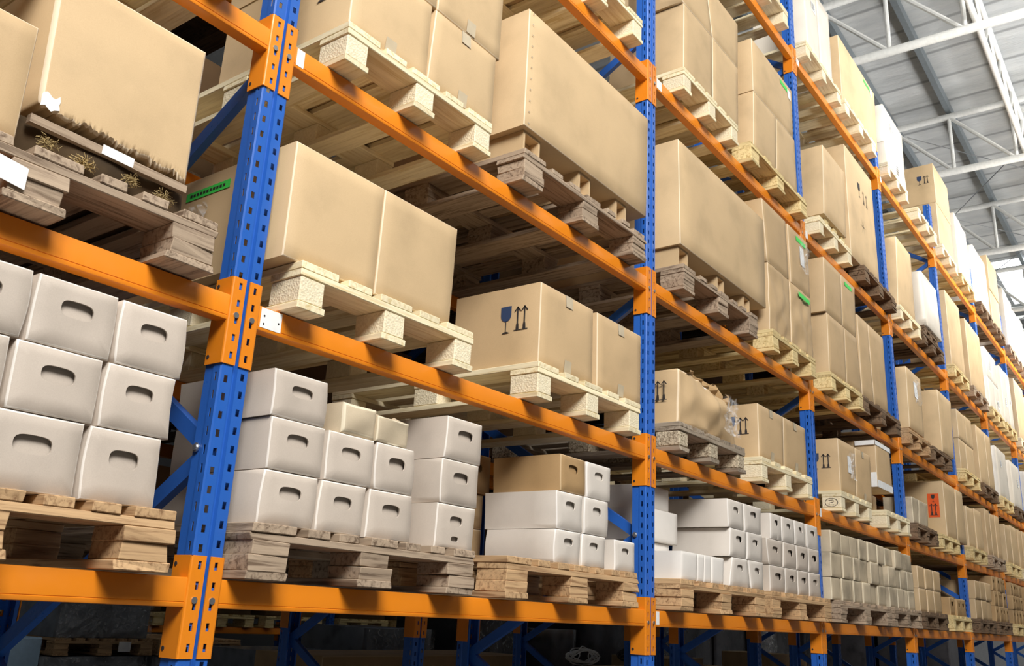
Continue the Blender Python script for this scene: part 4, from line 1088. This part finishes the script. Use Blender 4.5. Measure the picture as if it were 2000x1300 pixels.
# ---- the rack behind: pallets and cartons toned dark for shade, closing the view between the front loads
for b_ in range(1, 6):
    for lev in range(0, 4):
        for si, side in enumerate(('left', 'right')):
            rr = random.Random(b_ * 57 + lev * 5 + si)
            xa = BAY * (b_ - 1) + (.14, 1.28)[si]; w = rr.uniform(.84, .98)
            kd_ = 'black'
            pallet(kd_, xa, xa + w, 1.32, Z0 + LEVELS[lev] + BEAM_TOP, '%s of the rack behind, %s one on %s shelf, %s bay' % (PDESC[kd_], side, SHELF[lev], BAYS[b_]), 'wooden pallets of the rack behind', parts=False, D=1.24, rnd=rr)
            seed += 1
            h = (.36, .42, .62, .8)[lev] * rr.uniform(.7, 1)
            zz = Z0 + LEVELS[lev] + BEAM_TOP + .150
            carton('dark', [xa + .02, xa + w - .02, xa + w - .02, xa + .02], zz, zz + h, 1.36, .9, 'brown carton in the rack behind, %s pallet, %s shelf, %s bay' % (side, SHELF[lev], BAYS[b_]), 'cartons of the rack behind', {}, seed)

# ---- beyond: floor stacks and another rack seen low under the lowest beams
def goods(x0, x1, y, d, z0, z1, label, mat='wrapgrey', name='wrapped_or_filler_goods', cat='wrapped goods', film=True):
    w = x1 - x0
    me = carton_mesh((-w / 2, w / 2, w / 2, -w / 2), z1 - z0, d, mat, (), bulge=.02, rough=.02, seed=int(x0 * 10), nx=12, nz=8)
    o = put(name, me, None, (x0 + w / 2, y, z0)); tag(o, label, cat)
    if film:
        m = MB(); fr = random.Random(int(x0 * 100)); n = 10
        G = [[(-w / 2 + w * i / n, -.03 - fr.uniform(0, .05), (z1 - z0) * k / n) for i in range(n + 1)] for k in range(n + 1)]
        for k in range(n):
            for i in range(n): m.face([G[k][i], G[k][i + 1], G[k + 1][i + 1], G[k + 1][i]])
        put('stretch_film', m.mesh('stretch_film', 'film'), o)
    return o
goods(2.75, 3.75, 6.0, 1.0, .0, Z0 - .395, 'grey film-wrapped goods on the floor under the low pallet beyond the racks')
p_ = pallet('brown', 2.85, 3.80, 5.95, Z0 - .39, 'brown pallet with small white tag on grey wrapped goods beyond the racks', parts=False, D=1.1)
m = MB(); m.box(.12, .24, -.012, -.008, .035, .12); put('paper_tag', m.mesh('paper_tag', 'paper'), p_)
goods(2.85, 3.75, 6.0, 1.0, Z0 - .238, Z0 + .35, 'grey film-wrapped goods on the low brown pallet beyond the racks')
goods(3.85, 4.75, 6.0, 1.0, .0, Z0 - .395, 'grey film-wrapped goods standing beside the tagged pallet stack')
pallet('brown', 3.86, 4.80, 5.95, Z0 - .39, 'brown pallet beside the tagged one beyond the racks', parts=False, D=1.1)
for i, (a, c) in enumerate(((1.15, 2.0), (2.02, 2.72))):
    m = MB(); m.box(0, c - a, 0, .6, .0, 1.12, 0, R, .01); m.cur = 0
    o = put('blue_panel', m.mesh('blue_panel', 'bluepanel', 40), None, (a, 5.9, 0)); tag(o, 'pale blue sheet panel beyond the racks, %s of two at far left' % ('left', 'right')[i], 'panel', 'pale blue panels')
goods(4.05, 5.0, 4.55, .9, .0, Z0 - .27, 'grey film-wrapped goods with holes low between the second and third posts')
goods(5.2, 6.2, 4.6, .9, .0, Z0 - .05, 'tall grey goods in crumpled shiny film beyond the second bay')
seed += 1
carton('kraft', [3.0, 5.3, 5.3, 3.0], 0, Z0 - .185, 2.75, .7, 'long low brown carton behind the racks under the second bay', 'cartons beyond the racks', {}, seed)
for i, (a, w, h) in enumerate(((8.0, .9, 1.12), (9.3, .8, 1.0), (11.0, .7, 1.16), (11.8, .6, 1.10))):
    seed += 1
    carton('kraft', [a, a + w, a + w, a], 0, h, 2.75, .7, 'brown carton on the floor behind the racks, %s from the near end' % ORD[i + 1], 'cartons beyond the racks', {}, seed)
for i, xx in enumerate((6.6, 7.6)):
    m = MB(); fr = random.Random(9 + i)
    for k in range(9):
        pts = []; rx, rz, c0 = .22 + fr.uniform(-.04, .03), .07 + fr.uniform(-.02, .02), fr.uniform(-.03, .03)
        for q in range(25):
            t = 2 * math.pi * q / 24; pts.append((rx * math.cos(t), c0 + .05 * math.sin(t * 2 + k), .115 + rz * math.sin(t)))
        for a, b2 in zip(pts, pts[1:]): m.tube(a, b2, .006, 5, False)
    seed += 1
    carton('kraft', [xx - .35, xx + .35, xx + .35, xx - .35], 0, 1.02, 2.7, .6, 'brown carton under the coil of %s cable beyond the third bay' % ('grey', 'black')[i], 'cartons beyond the racks', {}, seed)
    o = put('cable_coil', m.mesh('cable_coil', ('paper', 'ink')[i]), None, (xx, 2.95, 1.03)); tag(o, 'loose coil of %s cable on a carton beyond the third bay' % ('grey', 'black')[i], 'cable coil')
for i, (a, w, h) in enumerate(((6.6, 1.2, 1.62), (7.95, 1.1, 1.35), (9.15, 1.3, 1.75), (10.6, 1.2, 1.5), (11.95, 1.25, 1.8), (13.3, 1.3, 1.6), (14.8, 1.2, 1.45), (16.1, 1.3, 1.7), (17.6, 1.4, 1.7))):  # dark goods added to keep the gap under the lowest beams dark
    goods(a, a + w, 4.6, .9, 0, h, 'dark filler goods added on the floor beyond the racks, %s from the near end' % ORD[i], 'filldark', film=i % 3 == 0)
for i, (y_, h) in enumerate(((2.7, 1.8), (4.3, 2.1), (5.9, 1.9), (7.5, 2.0))):  # dark stacks added to cover the pale far wall
    goods(21.4, 23.0, y_, 1.5, 0, h, 'dark filler goods added near the far wall, %s from the rack' % ORD[i], 'filldark', film=False)
# far rack row
for i in range(1, 7):
    upright(i * BAY + .3, 7.6, 'blue upright frame of the far rack row, %s from the near end' % ORD[i - 1], False, 'blue upright frames of the far rack row')
for i in range(1, 6):
    r = beam(i, 7.6, Z0 - .37, 'orange beam of the far rack row, %s from the near end' % ORD[i - 1], 'orange beams of the far rack row', pins=False); r.location.x += .3
    r = beam(i, 8.7, Z0 - .37, 'orange back beam of the far rack row, %s from the near end' % ORD[i - 1], 'orange beams of the far rack row', rear=True, pins=False); r.location.x += .3
    for si in (0, 1):
        rr = random.Random(i * 3 + si); a = i * BAY + .3 + (.15, 1.28)[si]
        pallet('yellow', a, a + .95, 7.55, Z0 - .37 + BEAM_TOP, 'yellowish pallet in the far rack row, %s of the %s span' % (('left', 'right')[si], ORD[i - 1]), 'wooden pallets of the far rack row', parts=False, rnd=rr)
        seed += 1
        carton('dark', [a + .02, a + .92, a + .92, a + .02], Z0 - .37 + BEAM_TOP + .152, Z0 + .6, 7.6, .8, 'brown carton in the far rack row, %s of the %s span' % (('left', 'right')[si], ORD[i - 1]), 'cartons of the far rack row', {}, seed)

# ------------------------------------------------------------------ roof
CZ = Z0 + 7.70
for k in range(-1, 5):
    x = 8.22 + 3.42 * k
    r = empty('roof_truss', (x, 0, Z0)); tag(r, 'white tubular roof truss across the aisle, %s from the near end' % ORD[k + 1], 'roof truss', 'white roof trusses')
    m = MB(); m.tube((0, 2.2, 6.60), (0, -7.0, 6.42), .052, 12); put('bottom_chord', m.mesh('bottom_chord', 'whitesteel', 40), r)
    m = MB(); m.tube((0, 2.2, 7.46), (0, -7.0, 7.40), .048, 12); put('top_chord', m.mesh('top_chord', 'whitesteel', 40), r)
    for q in range(-8, 3):
        y = q * .80
        bz = 6.60 + (y - 2.2) * .0196; tz = 7.46 + (y - 2.2) * .0065
        if q % 1 == 0:
            m = MB(); m.tube((0, y, bz), (0, y, tz), .026, 8, False); put('web_post', m.mesh('web_post', 'whitesteel', 40), r)
            m = MB(); m.tube((0, y, bz), (0, y + .80, tz), .028, 8, False); put('web_diagonal', m.mesh('web_diagonal', 'whitesteel', 40), r)
for q in range(-6, 4):
    y = q * .80
    m = MB(); z = Z0 + 7.52
    m.extrude_x([(-.035, 0), (.035, 0), (.035, .02), (-.02, .02), (-.02, .13), (.035, .13), (.035, .15), (-.035, .15)], 0, 25)
    o = put('roof_purlin', m.mesh('roof_purlin', 'galv'), None, (-1, y, z)); tag(o, 'grey steel purlin running along the roof, %s counted from the open aisle side' % ORD[q + 6], 'purlin', 'grey roof purlins')
r = empty('lattice_girder', (0, -.90, Z0)); tag(r, 'white lattice girder running lengthwise under the roof trusses', 'lattice girder')
m = MB()
for (z, rr_) in ((6.68, .036), (7.22, .036)):
    g = MB(); g.tube((1, 0, z), (24, 0, z), rr_, 10); put('girder_chord', g.mesh('girder_chord', 'whitesteel', 40), r)
for i in range(27):
    a = 1.2 + .85 * i
    g = MB(); g.tube((a, 0, 6.68), (a + .42, 0, 7.22), .02, 6, False); g.tube((a + .42, 0, 7.22), (a + .85, 0, 6.68), .02, 6, False)
    put('girder_web', g.mesh('girder_web', 'whitesteel', 40), r)
for k in range(1, 4):
    x = 8.22 + 3.42 * k
    for i, (ya, yb) in enumerate(((.6, -1.6), (-1.6, .6))):
        m = MB(); m.tube((.06, ya, 0), (3.36, yb, 0), .008, 6)
        o = put('tie_rod', m.mesh('tie_rod', 'steel'), None, (x, 0, Z0 + 7.31 + .05 * i)); tag(o, 'thin roof tie rod, %s of the pair after the %s truss' % (('one', 'other')[i], ORD[k + 1]), 'tie rod', 'thin roof tie rods')

# ------------------------------------------------------------------ shell
X0, X1, Y0, Y1 = -3.4, 24.0, -8.0, 12.0
m = MB(); m.box(X0 - 6, X1, Y0, Y1, -.1, 0); structure(put('floor', m.mesh('floor', 'floor')))
m = MB(); m.box(X0, 18.6, Y0, Y1, CZ, CZ + .1); m.box(18.6, 21.6, .6, Y1, CZ, CZ + .1); m.box(18.6, 21.6, Y0, -2.6, CZ, CZ + .1); m.box(21.6, X1, Y0, Y1, CZ, CZ + .1)
structure(put('ceiling', m.mesh('ceiling', 'ceiling')))
m = MB(); m.box(18.6, 21.6, -2.6, .6, CZ + .02, CZ + .06); structure(put('window_1', m.mesh('window_1', 'skylight')))
m = MB(); m.box(X0, X1, Y1, Y1 + .2, 0, CZ + .1); structure(put('wall_back', m.mesh('wall_back', plain('back_wall_sheet', rgb(34, 35, 38), .7))))  # near-black colour stands in for the shade behind the racks
m = MB(); m.box(X1, X1 + .2, Y0, Y1 + .2, 0, CZ + .1); structure(put('wall_far', m.mesh('wall_far', plain('far_wall_sheet', rgb(150, 152, 154), .7))))

# ------------------------------------------------------------------ light
def area(name, loc, target, sx, sy, power, col=(1, 1, 1)):
    l = bpy.data.lights.new(name, 'AREA'); l.shape = 'RECTANGLE'; l.size = sx; l.size_y = sy; l.energy = power; l.color = col
    o = bpy.data.objects.new(name, l); COL.objects.link(o); o.location = loc
    o.rotation_euler = (Vector(target) - Vector(loc)).to_track_quat('-Z', 'Y').to_euler()
    return o
area('clerestory_daylight', (-3.0, -5.6, 7.8), (1.8, 0, 2.4), 4.0, 3.0, 1200, (1, .985, .96))
for i, x in enumerate((7.5, 11.4, 15.3, 19.2)):
    l = area('far_shelf_fill', (x, -3.6, Z0 + 6.5), (x + .2, 0, Z0 + 4.6), 1.0, .8, (60, 105, 150, 200)[i], (1, .975, .93)); l.data.spread = math.radians(80)  # added floods in place of skylights, brightening the far upper shelves
for i, x in enumerate((5.0, 11.0, 17.0)):
    l = area('ceiling_fill', (x, -5.6, Z0 + 2.2), (x + .01, -3.0, CZ), 4.5, 2.4, 230, (1, 1, 1)); l.data.spread = math.radians(110)  # added fill without a fixture, brightens the ceiling from below
area('back_aisle_lamp', (13.0, 5.2, 7.5), (13.0, 5.2, 0), 2.0, 2.0, 4)
wd = bpy.data.worlds.new('hall_daylight'); S.world = wd; wd.use_nodes = True
wd.node_tree.nodes['Background'].inputs[0].default_value = (.95, .97, 1, 1); wd.node_tree.nodes['Background'].inputs[1].default_value = .05

# ------------------------------------------------------------------ camera
cam = bpy.data.cameras.new('camera'); cam.sensor_width = 36; cam.lens = 31.668; cam.clip_end = 100; cam.clip_start = .05
co = bpy.data.objects.new('camera', cam); COL.objects.link(co)
co.location = (-1.4124, -2.0597, Z0 + .1453); co.rotation_euler = (1.873343, -.048664, -.935412)
S.camera = co
S.view_settings.view_transform = 'Standard'; S.view_settings.look = 'None'; S.view_settings.gamma = 1; S.view_settings.use_curve_mapping = False
S.view_settings.exposure = 0.02
